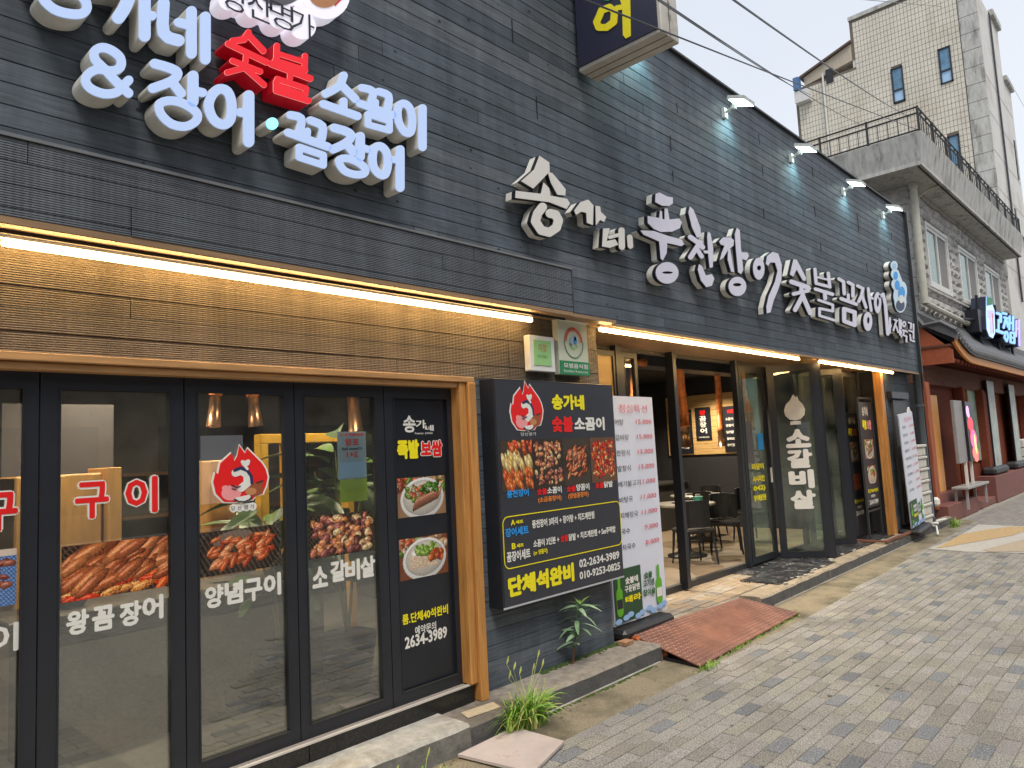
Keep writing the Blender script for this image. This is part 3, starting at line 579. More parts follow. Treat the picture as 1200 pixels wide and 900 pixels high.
boards(-3, 4.48, 2.856, 3.157, 3.497, .1003, 2.6, [CORR], 9)
b = MB(); b.box(-3, 4.48, 3.468, 3.5, 3.157, 3.172); P_(b, 'cap_strip', mat('grey_cap_metal', (.16, .165, .17), .35))
b = MB(); b.box(4.482, 4.492, 3.47, 3.5, 2.82, 3.156); P_(b, 'end_strip', BRD3)
b = MB(); b.box(-3, 14.37, 3.47, 3.56, 5.70, 5.722); b.box(14.33, 14.375, 3.45, 3.75, 2.78, 5.70); P_(b, 'parapet_cap', mat('dark_cap', (.03, .03, .033), .45))
# battens and knots that stand out of the cladding
for i, x in enumerate((1.7, 4.1, 6.3, 8.4, 10.2, 11.9, 13.2)):
    for z in (3.6, 4.2, 4.75, 5.2): b = MB(); zz = z+random.uniform(-.2, .2); xx = x+random.uniform(-.3, .3); b.box(xx, xx+.006, 3.499, 3.51, zz, zz+random.uniform(.09, .19)); P_(b, 'board_joint', BLK)
kn = MB()
for i in range(420):
    x = random.uniform(.4, 14.2); z = 2.83+.0965*random.randrange(0, 29)+random.uniform(.015, .08); r_ = random.uniform(.004, .010)
    kn.add([(x+r_*1.5*math.cos(a), 3.5035, z+r_*math.sin(a)) for a in np.linspace(0, 5.5, 6)], [(0, 1, 2, 3, 4, 5)])
P_(kn, 'board_knots', mat('dark_knot', (.012, .013, .016), .7), stuff=True)
# eave: wood band, soffit
b = MB(); b.add([(-3, 3.478, 2.82), (.7, 3.478, 2.82), (2.6, 3.478, 2.818), (4.48, 3.478, 2.818), (4.48, 3.478, 2.788), (2.6, 3.478, 2.788), (.7, 3.478, 2.788), (-3, 3.478, 2.788)], [(0, 1, 6, 7), (1, 2, 5, 6), (2, 3, 4, 5)]); P_(b, 'eave_fascia', SOFF)
b = MB(); b.box(-3, 5.06, 3.481, 3.70, 2.785, 2.812); P_(b, 'soffit', SOFF)
b = MB(); b.box(-3, 4.48, 3.56, 3.572, 2.768, 2.785); P_(b, 'eave_backing', BLK)
b = MB(); b.box(5.06, 14.33, 3.505, 3.53, 2.765, 2.80); P_(b, 'eave_fascia', SOFF)
b = MB(); b.box(5.06, 12.98, 3.53, 4.40, 2.80, 2.84); P_(b, 'soffit', SOFF)
b = MB(); b.box(12.98, 14.33, 3.53, 3.70, 2.80, 2.84); P_(b, 'soffit', BLK)
# header beam and post of pine
b = MB(); b.bbox(-3, 3.49, 3.60, 3.72, 2.24, 2.277, .004); b.bbox(-3, 3.354, 3.625, 3.72, 2.205, 2.238, .004); P_(b, 'door_header', PINEH)
for x0, x1, y0, z0 in ((3.356, 3.418, 3.615, .252), (3.42, 3.49, 3.59, .134)): b = MB(); b.bbox(x0, x1, y0, 3.80, z0, 2.239, .005); P_(b, 'post_plank', PINE)
# sill of black granite under the left doors
x = -3.0
for L in (1.62, 1.5, 1.35, .71, 1.23):
    b = MB(); b.bbox(x, min(x+L-.004, 3.418), 3.64, 3.80, .12, .243, .004); P_(b, 'sill_slab', GRAN); x += L
b = MB(); b.box(-3, 3.354, 3.655, 3.70, .243, .249); P_(b, 'sill_top', GRIT)
b = MB(); b.box(-3, 3.418, 3.637, 3.656, .243, .2525); P_(b, 'sill_edge', mat('pale_sill_trim', (.55, .50, .44), .5))

def door(p0, p1, z0, z1, st=.06, t=.045, rail=None, glass=GLS, infill=None, handle=False, label=None, frame=FRM, bead=True, stb=None):
    """one leaf of a folding door between two plan points; returns the leaf and a frame of reference on its outer face"""
    p0 = np.array(p0, float); p1 = np.array(p1, float); L = np.linalg.norm(p1-p0); r = (p1-p0)/L; fr = fr_at((p0[0], p0[1], 0), (r[0], r[1], 0)); rail = rail or st; stb = stb or st
    b = MB(); g0 = st; g1 = L-stb
    rect(fr, 0, st, z0, z1, -t/2, t/2, b); rect(fr, g1, L, z0, z1, -t/2, t/2, b); rect(fr, st, g1, z0, z0+rail, -t/2, t/2, b); rect(fr, st, g1, z1-rail, z1, -t/2, t/2, b)
    for a in (g0, g1-.008): rect(fr, a, a+.008, z0+rail, z1-rail, t/2, t/2+.004, b)
    rect(fr, g0+.008, g1-.008, z1-rail-.008, z1-rail, t/2, t/2+.004, b)
    o = b.build('folding_door', frame, bld, label=label)
    if bead: q = MB(); rect(fr, g0+.008, g1-.008, z0+rail, z0+rail+.008, t/2-.004, t/2+.004, q); q.build('glazing_bead', FRM2, o)
    q = MB(); rect(fr, g0, g1, z0+rail, z1-rail, -.004, .004, q); q.build('infill_panel' if infill else 'pane', infill or glass, o)
    if handle: q = MB(); rect(fr, g1+.02, g1+.035, z0+1.0, z0+1.2, t/2, t/2+.02, q); q.build('handle', LEDH, o)
    return o, fr, g0, g1
XD = lambda u: float(Xp(u, 3.72, 650))
edges = [XD(u) for u in (-420, -270, -120, 43, 215, 346, 453, 546)]; gl = [(-400, -292), (-248, -142), (-98, 25), (66, 200), (230, 335), (357, 443), (464, 529)]
LD = []
for i, (ga, gb_) in enumerate(gl):
    x0, x1 = edges[i]+.003, edges[i+1]-.003; a, b_ = XD(ga)-x0, x1-XD(gb_)
    LD.append(door((x0, 3.722), (x1, 3.722), .25, 2.205, st=max(.03, a), stb=max(.03, b_), rail=.068, infill=mat('dark_vinyl_film', (.014, .016, .022), .3) if i == 6 else None))
b = MB(); b.box(edges[-1], 3.356, 3.70, 3.76, .25, 2.205); P_(b, 'door_jamb', FRM)

# prints on the left doors
def decal(dr, kind, u0, u1, v0, v1, seed):               # photo print: pixel measures on the glass plane
    o, fr, g0, g1 = dr; y = fr[0][1]-.006; X0 = Xp(u0, y, (v0+v1)/2); X1 = Xp(u1, y, (v0+v1)/2); zt = Y(u0, v0, y)[2]; zb = Y(u0, v1, y)[2]
    photo(o, FACADE, X0, X1, zb, zt, -y, kind, seed)
def word(dr, s, pts, hpx, m, bold=.03, outline=None, w=.85):
    """letters one by one: pts = centre pixel of each letter"""
    o, fr, g0, g1 = dr; y = fr[0][1]-.0065
    for chx, (u, v) in zip(s, pts):
        cx, _, cz = Y(u, v, y); h = abs(Y(u, v-hpx/2, y)[2]-Y(u, v+hpx/2, y)[2]); ww = h*w
        if outline: text(FACADE, chx, cx-ww/2-.006, cx+ww/2+.006, cz-h/2-.006, cz+h/2+.006, -y, outline, o, bold+.045, 'lettering_outline')
        text(FACADE, chx, cx-ww/2, cx+ww/2, cz-h/2, cz+h/2, -y+.0015, m, o, bold, 'lettering')
d0, d1, d2, d3, d4 = LD[2:7]
decal(d0, 'blue', -70, 19, 652, 722, 1); decal(d1, 'fire', 72, 197, 641, 707, 2); decal(d2, 'grill', 231, 329, 625, 678, 3); decal(d3, 'mix', 362, 438, 606, 656, 4)
word(d0, '불닭구', [(-60, 640), (-25, 632), (-2, 600)], 46, VR, .03, VW); word(d0, '불막창이', [(-75, 770), (-50, 765), (-22, 757), (5, 748)], 34, VW)
word(d1, '구이', [(108, 586), (166, 580)], 43, VR, .03, VW); word(d1, '왕꼼장어', [(91, 729), (121, 724), (153, 719), (179, 712)], 29, VW, .045)
word(d2, '양념구이', [(251, 699), (274, 694), (297, 691), (319, 685)], 27, VW, .045); word(d3, '소갈비살', [(375, 676), (396, 669), (413, 668), (431, 664)], 25, VW, .045)
y = d2[1][0][1]-.0065; A_ = Y(247, 561, y); B__ = Y(316, 561, y)
emblem(d2[0], FACADE, A_[0], B__[0], Y(281, 600, y)[2], Y(281, 520, y)[2], -y)
y = d4[1][0][1]-.0065
def dt(s, u0, u1, v0, v1, m, bold=.02, out=None):
    um, vm = (u0+u1)/2, (v0+v1)/2; a0, a1 = Xp(u0, y, vm), Xp(u1, y, vm); z1, z0 = Y(um, v0, y)[2], Y(um, v1, y)[2]
    if out: text(FACADE, s, a0-.006, a1+.006, z0-.006, z1+.006, -y, out, d4[0], bold+.05, 'lettering_outline')
    text(FACADE, s, a0, a1, z0, z1, -y+.0015, m, d4[0], bold)
dt('송', 472, 487, 487, 507, VW, .03); dt('가', 487, 499, 492, 502, VW, .03); dt('네', 498, 508, 498, 505, VW, .03); dt('Premium · JUNGA', 486, 507, 506.5, 509.5, VW, .01)
dt('족발', 465, 491, 515, 538, VY, .07, BLK); dt('보쌈', 493, 518, 516, 535, VR, .05, VW)
dt('룸.단체40석완비', 471, 525, 714, 726, VY, .03); dt('예약문의', 486, 511, 731, 741, VW, .02); dt('2634-3989', 474, 524, 740, 754, VW, .035)
decal(d4, 'plate', 464, 522, 561, 608, 5); decal(d4, 'noodle', 467, 525, 633, 682, 6)

# entrance
FL = mat('interior_floor_tile', (.21, .16, .11), .45, var=.2, scale=6)
f = MB(); f.box(5.06, 14.2, 4.40, 9.5, .05, .195); P_(f, 'floor', FL)
f = MB(); f.box(-4, 5.06, 3.80, 9.5, .05, .2); P_(f, 'floor', mat('grey_floor_tile', (.13, .125, .115), .4, var=.2, scale=6))
b = MB(); b.box(5.06, 12.98, 4.36, 4.42, .10, .20); P_(b, 'threshold', FRM2)
b = MB(); b.box(5.06, 5.10, 3.74, 4.40, .12, 2.8); P_(b, 'entrance_jamb', BRD3)
b = MB(); b.box(5.06, 14.2, 4.42, 9.5, 3.0, 3.06); b.box(-4, 5.0, 3.9, 9.5, 2.9, 2.96); P_(b, 'ceiling', mat('black_ceiling', (.02, .02, .022), .7))
b = MB(); b.box(5.0, 5.06, 3.9, 9.5, .1, 3.0); b.box(5.06, 12.98, 4.38, 4.42, 2.76, 3.0); P_(b, 'partition', mat('dark_partition', (.035, .03, .028), .6))
b = MB(); b.box(12.6, 12.7, 4.42, 9.5, .19, 3.0); b.box(5.06, 12.6, 8.6, 8.7, .19, 3.0); P_(b, 'inner_wall', mat('charcoal_inner_wall', (.022, .022, .026), .6))
WOODP = mat('oak_plank', (.50, .32, .13), .5, var=.15, scale=3, stretch=(3, 1.2, 14))
for k in range(11):                                # oak planks on the end wall
    z = 1.53+k*.103; b = MB(); b.bbox(12.57, 12.6, 5.9, 7.6, z, z+.099, .004); P_(b, 'wall_plank', WOODP)
b = MB(); b.box(12.555, 12.57, 6.65, 6.97, 1.80, 2.42); o = P_(b, 'wall_poster', BLK); fw = fr_at((12.553, 6.97, 0), (0, -1, 0))
for i, ch_ in enumerate('왕꼼장어'): text(fw, ch_, .09, .23, 2.27-i*.115, 2.37-i*.115, .002, VR if i == 0 else VW, o, .03)
text(fw, '小30 中50 大70', .05, .27, 1.84, 1.87, .002, VW, o, .02)
b = MB(); b.box(12.555, 12.57, 5.92, 6.40, 1.56, 2.40); o = P_(b, 'wall_poster', BLK); fw = fr_at((12.553, 6.40, 0), (0, -1, 0)); text(fw, '숯불', .09, .22, 2.27, 2.34, .002, VR, o, .03)
for i, (s_, c_) in enumerate((('소꼼이', '13'), ('양꼼이', '13'), ('닭발', '12'), ('갈비살', '15'), ('장어탕', '9'))): text(fw, s_, .05, .2, 2.14-i*.12, 2.19-i*.12, .002, VW, o, .02); text(fw, c_, .34, .4, 2.14-i*.12, 2.19-i*.12, .002, VW, o, .02)
b = MB(); b.box(12.555, 12.57, 7.05, 7.55, 1.56, 2.40); o = P_(b, 'wall_poster', BLK); fw = fr_at((12.553, 7.55, 0), (0, -1, 0))
for i in range(6): text(fw, '숯불구이 소금', .08, .42, 2.2-i*.11, 2.25-i*.11, .002, VW, o, .02)
# fixed frame posts of the entrance
def post(x0, x1, y0=4.31, y1=4.38, m=FRM, nm='door_post'): b = MB(); b.box(x0, x1, y0, y1, .15, 2.8); P_(b, nm, m)
for u0, u1 in ((5.10, 5.86), (6.22, 6.32)): post(u0, u1)
door((5.87, 4.34), (6.21, 4.34), .16, 2.74, st=.03, rail=.05, glass=mat('lit_roller_blind', (.55, .40, .20), .6, var=.15, scale=2, stretch=(1, 1, 20)))
door((6.33, 4.34), (6.62, 4.34), .16, 2.74, st=.05, rail=.05)
post(7.29, 7.36, 4.28); post(8.90, 8.96)
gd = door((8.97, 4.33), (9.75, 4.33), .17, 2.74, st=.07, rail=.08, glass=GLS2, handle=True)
for s_, z_ in (('미닫이', 1.36), ('사시미칸', 1.20), ('042)', 1.07), ('방어배달전문', .95)): text(gd[1], s_, .20, .56, z_, z_+.085, .012, VY, gd[0], .05)
b = MB(); rect(gd[1], .44, .60, 1.62, 1.84, .01, .013, b); b.build('round_sticker', VB, gd[0]); b = MB(); rect(gd[1], .1, .3, 1.45, 2.0, .01, .012, b); b.build('notice_sheet', VGREY, gd[0])
def big(dr, names):
    o, fr, g0, g1 = dr; L = g1-g0
    v, t = shape([('p', [(50, 2), (60, 14), (66, 8), (72, 24), (88, 38), (96, 56), (92, 74), (74, 88), (50, 92), (26, 88), (8, 74), (4, 56), (14, 36), (34, 22)]), ('p', [(28, 94), (72, 94), (74, 106), (26, 106)])])
    mb = MB(); extrude(mb, v, t, lambda a, c_, d: fmap(fr, g0+L*.2+a/100*L*.62, 2.36-c_/100*.40, d), .012, .009, back=False); mb.build('flame_sticker', CREAM, o)
    for i, chx in enumerate(names): text(fr, chx, g0+L*.2, g0+L*.88, 1.62-i*.275, 1.875-i*.275, .012, VW, o, .06)
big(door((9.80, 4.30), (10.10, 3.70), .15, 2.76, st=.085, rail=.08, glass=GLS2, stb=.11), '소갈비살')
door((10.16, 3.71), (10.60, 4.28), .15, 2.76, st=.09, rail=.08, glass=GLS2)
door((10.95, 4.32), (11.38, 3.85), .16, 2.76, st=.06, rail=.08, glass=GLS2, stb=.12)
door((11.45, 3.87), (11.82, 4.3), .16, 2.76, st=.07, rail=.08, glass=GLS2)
vd = door((11.98, 4.06), (12.62, 4.06), .18, 2.76, st=.05, rail=.06, glass=GLS)
o, fr, g0, g1 = vd; b = MB(); rect(fr, g0, g1, .24, 2.12, .006, .009, b); b.build('dark_film', SIGNB, o)
text(fr, '송가네', g0+.12, g0+.42, 1.93, 2.05, .012, VW, o, .03); text(fr, '족발', g0+.08, g0+.26, 1.74, 1.87, .012, VY, o, .06); text(fr, '보쌈', g0+.27, g0+.46, 1.74, 1.87, .012, VO, o, .06)
photo(o, fr, g0+.1, g0+.46, 1.33, 1.64, .012, 'plate', 11); photo(o, fr, g0+.12, g0+.46, .87, 1.15, .012, 'red', 12)
text(fr, '룸.단체40석완비', g0+.08, g0+.5, .68, .74, .012, VY, o, .03); text(fr, '예약문의', g0+.18, g0+.38, .59, .64, .012, VW, o, .02); text(fr, '2634-3989', g0+.1, g0+.46, .49, .56, .012, VW, o, .03)
post(12.64, 12.70, 4.0, 4.1)
b = MB(); b.bbox(12.72, 12.86, 3.68, 3.80, .13, 2.80, .006); P_(b, 'post_plank', PINE)
# corner wall to the right of the entrance
boards(12.98, 14.33, .13, 2.79, 3.728, .145, 3, [BRD3, BRD], 12)
b = MB(); b.box(13.2, 13.95, 3.66, 3.71, .25, 2.3); P_(b, 'service_door', mat('dark_steel_door', (.04, .04, .042), .45)); b = MB(); b.box(13.05, 14.0, 3.62, 3.72, 2.33, 2.44); P_(b, 'shutter_box', BLK)
b = MB(); b.box(14.33, 14.36, 3.72, 5.2, 0, 5.6); P_(b, 'side_cladding', BRD3)

# ---- strip lights
def strip(x0, x1, z=2.738, y_=3.60, label='', n=1):
    t = T('strip_light', label, 'lamp', ((x0+x1)/2, y_, z), 'warm tube lights under the eave'); b = MB(); b.box(x0-.01, x1+.01, y_-.012, y_+.018, z+.018, z+.055); b.build('lamp_housing', LEDH, t)
    L = (x1-x0)/n
    for i in range(n): b = MB(); b.tube([(x0+i*L+.006, y_, z), (x0+(i+1)*L-.006, y_, z)], .016, 10); b.build('light_tube', LED, t, smooth=True)
strip(-1.5, float(Xp(623, 3.6, 376)), label='long warm tube light under the eave over the left folding doors', n=5)
strip(float(Xp(703, 3.6, 386)), float(Xp(936, 3.6, 421)), z=2.745, label='warm tube light under the eave over the open entrance', n=4)
strip(float(Xp(960, 3.6, 424)), float(Xp(1046, 3.6, 436)), z=2.75, label='short warm tube light under the eave at the far right end', n=2)
# ---- flood lights on the parapet
FLH = mat('floodlight_shell', (.62, .66, .64), .4); FLG = mat('floodlight_glass', (.8, .95, .9), .3, emit=(.85, 1, .95), es=5)
for i, (u, v) in enumerate(((868, 118), (944, 173), (1003, 214), (1048, 243), (764, 34))):
    x, y_, z = Y(u, v, 3.32); t = T('floodlight', ['white floodlight on the parapet nearest the yellow lettered sign box', 'second floodlight along the parapet, at the grey street balcony', 'third floodlight along the parapet', 'fourth floodlight, at the far end of the dark parapet', 'floodlight on the parapet hidden behind the projecting sign box'][i], 'lamp', (x, 3.45, z), 'floodlights along the parapet edge')
    b = MB(); tl = math.radians(20); b.box(-.13, .13, -.10, .10, -.02, .02); vs = []
    for q in b.v: vs.append((x+q[0], y_+q[1]*math.cos(tl)-q[2]*math.sin(tl), z+q[1]*math.sin(tl)+q[2]*math.cos(tl)))
    b.v = vs; b.build('lamp_head', FLH, t); b = MB(); b.quad((x-.12, y_-.092, z-.060), (x+.12, y_-.092, z-.060), (x+.12, y_+.085, z+.003), (x-.12, y_+.085, z+.003)); b.build('lamp_glass', FLG, t)
    b = MB(); b.tube([(x-.06, 3.50, z-.1), (x-.06, 3.42, z-.08), (x-.06, y_, z)], .014, 6); b.box(x-.1, x-.03, 3.47, 3.51, z-.16, z-.05); b.tube([(x-.06, y_+.04, z-.03), (x-.06, y_+.06, z-.09)], .03, 8); b.build('bracket', FLH, t)
    l = bpy.data.lights.new('floodlight_beam', 'SPOT'); l.energy = 12; l.color = (.55, .95, .95); l.spot_size = math.radians(120); l.spot_blend = 1; l.shadow_soft_size = .06; lo = bpy.data.objects.new('floodlight_beam', l); COL.objects.link(lo); lo.parent = t
    lo.location = (0, y_-3.45+.02, -.09); lo.rotation_euler = Vector((0, -.16, .45)).to_track_quat('Z', 'Y').to_euler()

# ================================================================ SIGNS ON THE FACADE
YF = 3.5
SA = pxmap(0, 0, 4.615, 3.37); SB = pxmap(230, 0, 4, 3.37)
ls = T('channel_letter_sign', 'lit white and red channel letters on the dark wall above the left folding doors', 'sign', (2.0, 3.5, 3.3))
def _smooth(pts, closed):
    if len(pts) < 3: return pts
    P = [np.array(q, float) for q in pts]; n = len(P); o = []
    for i in range(n if closed else n-1):
        p0, p1, p2, p3 = (P[(i-1) % n] if closed or i > 0 else P[0], P[i], P[(i+1) % n], P[(i+2) % n] if closed or i+2 < n else P[-1])
        for t_ in (0, .34, .67): o.append(tuple(.5*((2*p1)+(p2-p0)*t_+(2*p0-5*p1+4*p2-p3)*t_**2+(3*p1-p0-3*p2+p3)*t_**3)))
    return o if closed else o+[tuple(P[-1])]
def LW(f, items):
    it2 = []
    for it in items:
        c = len(it) > 3 and it[3]; square = c and len(it[2]) == 4
        it2.append((it[0], it[1]*(1.0 if square else 1.16), it[2] if square else _smooth(it[2], c), c) if it[0] == 's' else it)
    return letter(ls, f, it2, .118, CREAM, LITW, inset=-.8, gr=.6)
def ring(pts, w): return ('s', w, pts, True)
LW(SA, [ring([(230, -10), (260, -45), (350, -50), (440, -20), (470, 40), (440, 75), (370, 75), (290, 50)], 46)])
LW(SA, [('s', 50, [(180, -130), (470, -75)]), ('s', 46, [(330, -150), (325, -110)]), ('s', 46, [(330, -260), (290, -205), (215, -175)]), ('s', 46, [(325, -240), (430, -165)])])
LW(SA, [('s', 62, [(555, -80), (690, -50), (680, 30), (640, 95)])]); LW(SA, [('s', 56, [(782, -90), (782, 195)]), ('s', 44, [(785, 80), (822, 86)])])
LW(SA, [('s', 56, [(885, 20), (885, 180), (965, 220)])]); LW(SA, [('s', 44, [(965, 122), (1030, 140)]), ('s', 50, [(1035, 62), (1035, 290)])]); LW(SA, [('s', 50, [(1110, 92), (1110, 322)])])
LW(SA, [('s', 44, [(695, 505), (640, 455), (560, 370), (515, 325), (510, 280), (550, 258), (605, 275), (650, 315), (650, 365), (600, 385), (530, 375), (478, 400), (462, 440), (490, 480), (560, 508), (630, 500), (670, 460), (695, 435)])])
LW(SA, [('s', 46, [(835, 345), (925, 372), (960, 400), (925, 440), (825, 478)]), ('s', 46, [(925, 440), (978, 505)])]); LW(SA, [('s', 52, [(1043, 412), (1043, 550)]), ('s', 42, [(1045, 490), (1095, 502)])])
LW(SA, [ring([(865, 560), (930, 545), (1000, 565), (1062, 610), (1060, 655), (1000, 685), (925, 670), (868, 615)], 42)])
LW(SB, [ring([(72, 450), (105, 418), (145, 430), (165, 485), (160, 560), (125, 585), (80, 560), (58, 500)], 40)]); LW(SB, [('s', 46, [(245, 450), (245, 665)]), ('s', 36, [(205, 527), (240, 535)])])
dot = letter(ls, SB, [('e', (355, 580), 28, 28)], .118, CREAM, LITCY, gr=.5)
G4 = [[('s', 34, [(440, 540), (490, 556), (485, 620)]), ('s', 34, [(535, 565), (590, 592), (588, 650)]), ('s', 34, [(430, 622), (615, 688)]), ('s', 30, [(520, 615), (518, 655)]), ('s', 34, [(482, 690), (595, 728), (595, 775), (482, 738)], True)],
      [('s', 36, [(645, 600), (705, 618), (725, 640), (700, 672), (640, 700)]), ('s', 36, [(700, 672), (735, 712)])], [('s', 38, [(768, 640), (768, 735)]), ('s', 30, [(770, 690), (802, 700)])],
      [ring([(668, 755), (700, 742), (755, 760), (790, 790), (785, 815), (740, 818), (690, 798)], 32)], [ring([(830, 705), (858, 685), (888, 710), (898, 765), (885, 818), (855, 815), (828, 775)], 34)], [('s', 36, [(955, 702), (955, 880)]), ('s', 28, [(925, 748), (955, 758)])],
      [('s', 34, [(690, 355), (668, 405), (605, 440)]), ('s', 34, [(678, 398), (745, 465)]), ('s', 32, [(690, 475), (690, 510)]), ('s', 34, [(595, 488), (755, 545)])],
      [('s', 32, [(775, 412), (825, 428), (822, 478)]), ('s', 32, [(855, 430), (900, 450), (898, 508)]), ('s', 32, [(765, 485), (920, 540)]), ('s', 28, [(840, 480), (838, 515)]), ('s', 32, [(805, 535), (905, 568), (905, 612), (805, 585)], True)],
      [ring([(945, 510), (968, 485), (998, 505), (1012, 560), (1005, 620), (975, 618), (948, 570)], 32)], [('s', 34, [(1060, 508), (1060, 690)])]]
for g_ in G4: LW(SB, g_)
def LR(items):
    o = letter(ls, SB, items, .118, REDSIDE, LITRED, gr=1.6); v, t = shape(items, 1.2); b = MB(); extrude(b, v, t, SB, .001, -.003); b.build('letter_rim', LITRIM, o)
LR([('s', 28, [(245, 152), (225, 185), (170, 192)]), ('s', 28, [(245, 165), (315, 238)]), ('s', 28, [(150, 205), (330, 292)]), ('s', 26, [(235, 245), (232, 285)]), ('s', 26, [(170, 285), (300, 335)]), ('s', 26, [(220, 320), (145, 340)]), ('s', 26, [(235, 325), (318, 398)])])
LR([('s', 28, [(378, 215), (376, 280)]), ('s', 26, [(510, 262), (508, 325)]), ('s', 22, [(380, 250), (505, 290)]), ('s', 28, [(370, 285), (510, 330)]), ('s', 28, [(352, 300), (535, 368)]), ('s', 26, [(440, 330), (440, 365)]), ('s', 26, [(380, 370), (515, 415), (512, 440)]), ('s', 26, [(375, 400), (505, 448)]), ('s', 28, [(375, 385), (375, 425), (525, 472)])])
# cloud plate with the emblem above the red letters
pl = T('emblem_sign', 'white cloud shaped emblem plate with lettering above the red letters', 'sign', (2.2, 3.5, 4.2))
vs, tr = shape([('e', (165, 0), 62, 52), ('e', (285, 35), 62, 58), ('e', (398, 75), 62, 62), ('e', (500, 125), 62, 60), ('s', 90, [(150, -20), (300, 20), (480, 90)]), ('e', (610, -20), 110, 110), ('e', (330, -170), 260, 210)])
b = MB(); extrude(b, vs, tr, SB, 0, -.10); b.build('plate', mat('lit_cloud_plate', (.7, .68, .72), .4, var=.03, emit=(.75, .72, .85), es=.32), pl)
for its, m, dd in (([('e', (600, -40), 78, 78)], VTAN, .004), ([('e', (390, -60), 110, 88)], VGREY, .0045), ([('p', [(500, -330), (560, -180), (660, -90), (690, -10), (650, 30), (560, -160), (440, -200), (200, -150), (150, -200), (250, -330)])], VR, .003), ([('e', (235, -120), 90, 70)], VPINK, .005)):
    v, t = shape(its); b = MB(); extrude(b, v, t, SB, dd, dd-.002, back=False); b.build('emblem_patch', m, pl)
for chx, (x, y) in zip('당산명가', ((185, -5), (300, 38), (402, 75), (503, 118))):
    q = Y(230+x/4, y/4, 3.37); text(FACADE, chx, q[0]-.075, q[0]+.065, q[2]-.075, q[2]+.075, -3.364, VK, pl, .0)

rs = T('carved_letter_sign', 'long row of white brush style letters with black trim on the dark wall', 'sign', (9, 3.5, 4))
SCm, SD, SE, SF_ = pxmap(580, 170, 4.788, 3.39), pxmap(740, 200, 6, 3.39), pxmap(880, 270, 5.4545, 3.39), pxmap(920, 290, 8.179, 3.39)
def RW(f, items, gr, face=None, name='letter'): gr *= .6; return letter(rs, f, items, .085, CREAM, face or FACEW, trim=BLK, gr=gr, name=name)
g1 = 3.2
RW(SCm, [('p', [(245, 62), (300, 100), (302, 150), (210, 246), (142, 204), (215, 140)]), ('p', [(290, 150), (318, 160), (352, 200), (392, 250), (390, 285), (345, 280), (310, 215)])], g1, FACEC)
RW(SCm, [('p', [(268, 212), (300, 245), (308, 292), (252, 282)]), ('p', [(112, 258), (250, 275), (400, 303), (416, 330), (397, 360), (300, 322), (110, 298)])], g1, FACEC)
RW(SCm, [('s', 50, [(262, 350), (235, 385), (222, 430), (255, 480), (300, 492), (340, 465), (352, 425), (335, 392), (305, 385)])], g1, FACEC)
RW(SCm, [('p', [(440, 370), (475, 322), (518, 307), (548, 340), (545, 450), (512, 438), (508, 382), (480, 375), (450, 393)])], g1, FACEC); RW(SCm, [('p', [(560, 342), (585, 345), (590, 378), (620, 405), (608, 433), (585, 422), (562, 450)])], g1, FACEC)
RW(SCm, [('p', [(603, 470), (640, 468), (622, 540), (670, 530), (688, 560), (640, 578), (597, 570)])], g1, FACEC); RW(SCm, [('s', 20, [(640, 518), (690, 505)]), ('s', 34, [(706, 480), (708, 572)])], g1, FACEC); RW(SCm, [('s', 30, [(752, 518), (756, 568)])], g1, FACEC)
g2 = 4.2
RW(SD, [('p', [(165, 165), (190, 155), (245, 183), (285, 190), (285, 232), (260, 250), (210, 248), (162, 222)])], g2)
RW(SD, [('p', [(228, 268), (248, 268), (262, 350), (228, 350)]), ('p', [(196, 285), (208, 285), (212, 345), (190, 345)]), ('p', [(108, 320), (190, 335), (225, 345), (260, 345), (330, 337), (348, 365), (335, 405), (280, 430), (200, 433), (150, 410), (110, 370)])], g2)
RW(SD, [('p', [(57, 422), (150, 425), (250, 460), (348, 485), (365, 520), (345, 532), (245, 510), (242, 580), (215, 633), (200, 620), (190, 500), (150, 482), (80, 452)])], g2)
RW(SD, [('e', (245, 720), 80, 76), ('h', (247, 718), 38, 9)], g2)
RW(SD, [('p', [(405, 254), (430, 275), (478, 400), (484, 470), (455, 472), (420, 400), (396, 300)]), ('s', 34, [(408, 468), (460, 505), (495, 540)]), ('s', 34, [(480, 505), (445, 555), (410, 610)]), ('s', 30, [(455, 550), (488, 605)])], g2)
RW(SD, [('s', 20, [(512, 572), (545, 575)]), ('p', [(532, 430), (550, 442), (570, 550), (566, 680), (545, 684), (536, 600), (528, 470)])], g2)
RW(SD, [('p', [(470, 660), (490, 672), (517, 738), (560, 728), (577, 760), (560, 810), (520, 820), (482, 772), (462, 700)])], g2)
RW(SD, [('p', [(612, 500), (640, 470), (690, 470), (715, 490), (712, 528), (672, 560), (642, 612), (617, 630), (632, 575), (650, 530), (622, 520)]), ('p', [(675, 540), (690, 555), (702, 640), (717, 715), (695, 710), (672, 630)])], g2)
RW(SD, [('p', [(737, 403), (756, 420), (765, 560), (770, 575), (810, 577), (820, 600), (805, 632), (773, 622), (780, 700), (765, 728), (745, 715), (730, 560), (722, 450)])], g2)
RW(SD, [('e', (740, 815), 62, 68), ('h', (738, 803), 30, 12)], g2); RW(SD, [('e', (890, 690), 40, 78), ('h', (892, 685), 15, 18)], g2)
RW(SE, [('p', [(92, 215), (100, 165), (135, 138), (170, 150), (192, 220), (190, 320), (165, 390), (140, 450), (120, 525), (97, 530), (95, 490), (110, 420), (150, 330), (166, 262), (150, 207), (120, 205), (105, 228)])], g2*.8)
g3 = 5
RW(SF_, [('p', [(75, 115), (105, 118), (195, 292), (188, 322), (162, 315), (105, 212), (70, 280), (42, 262)])], g3)
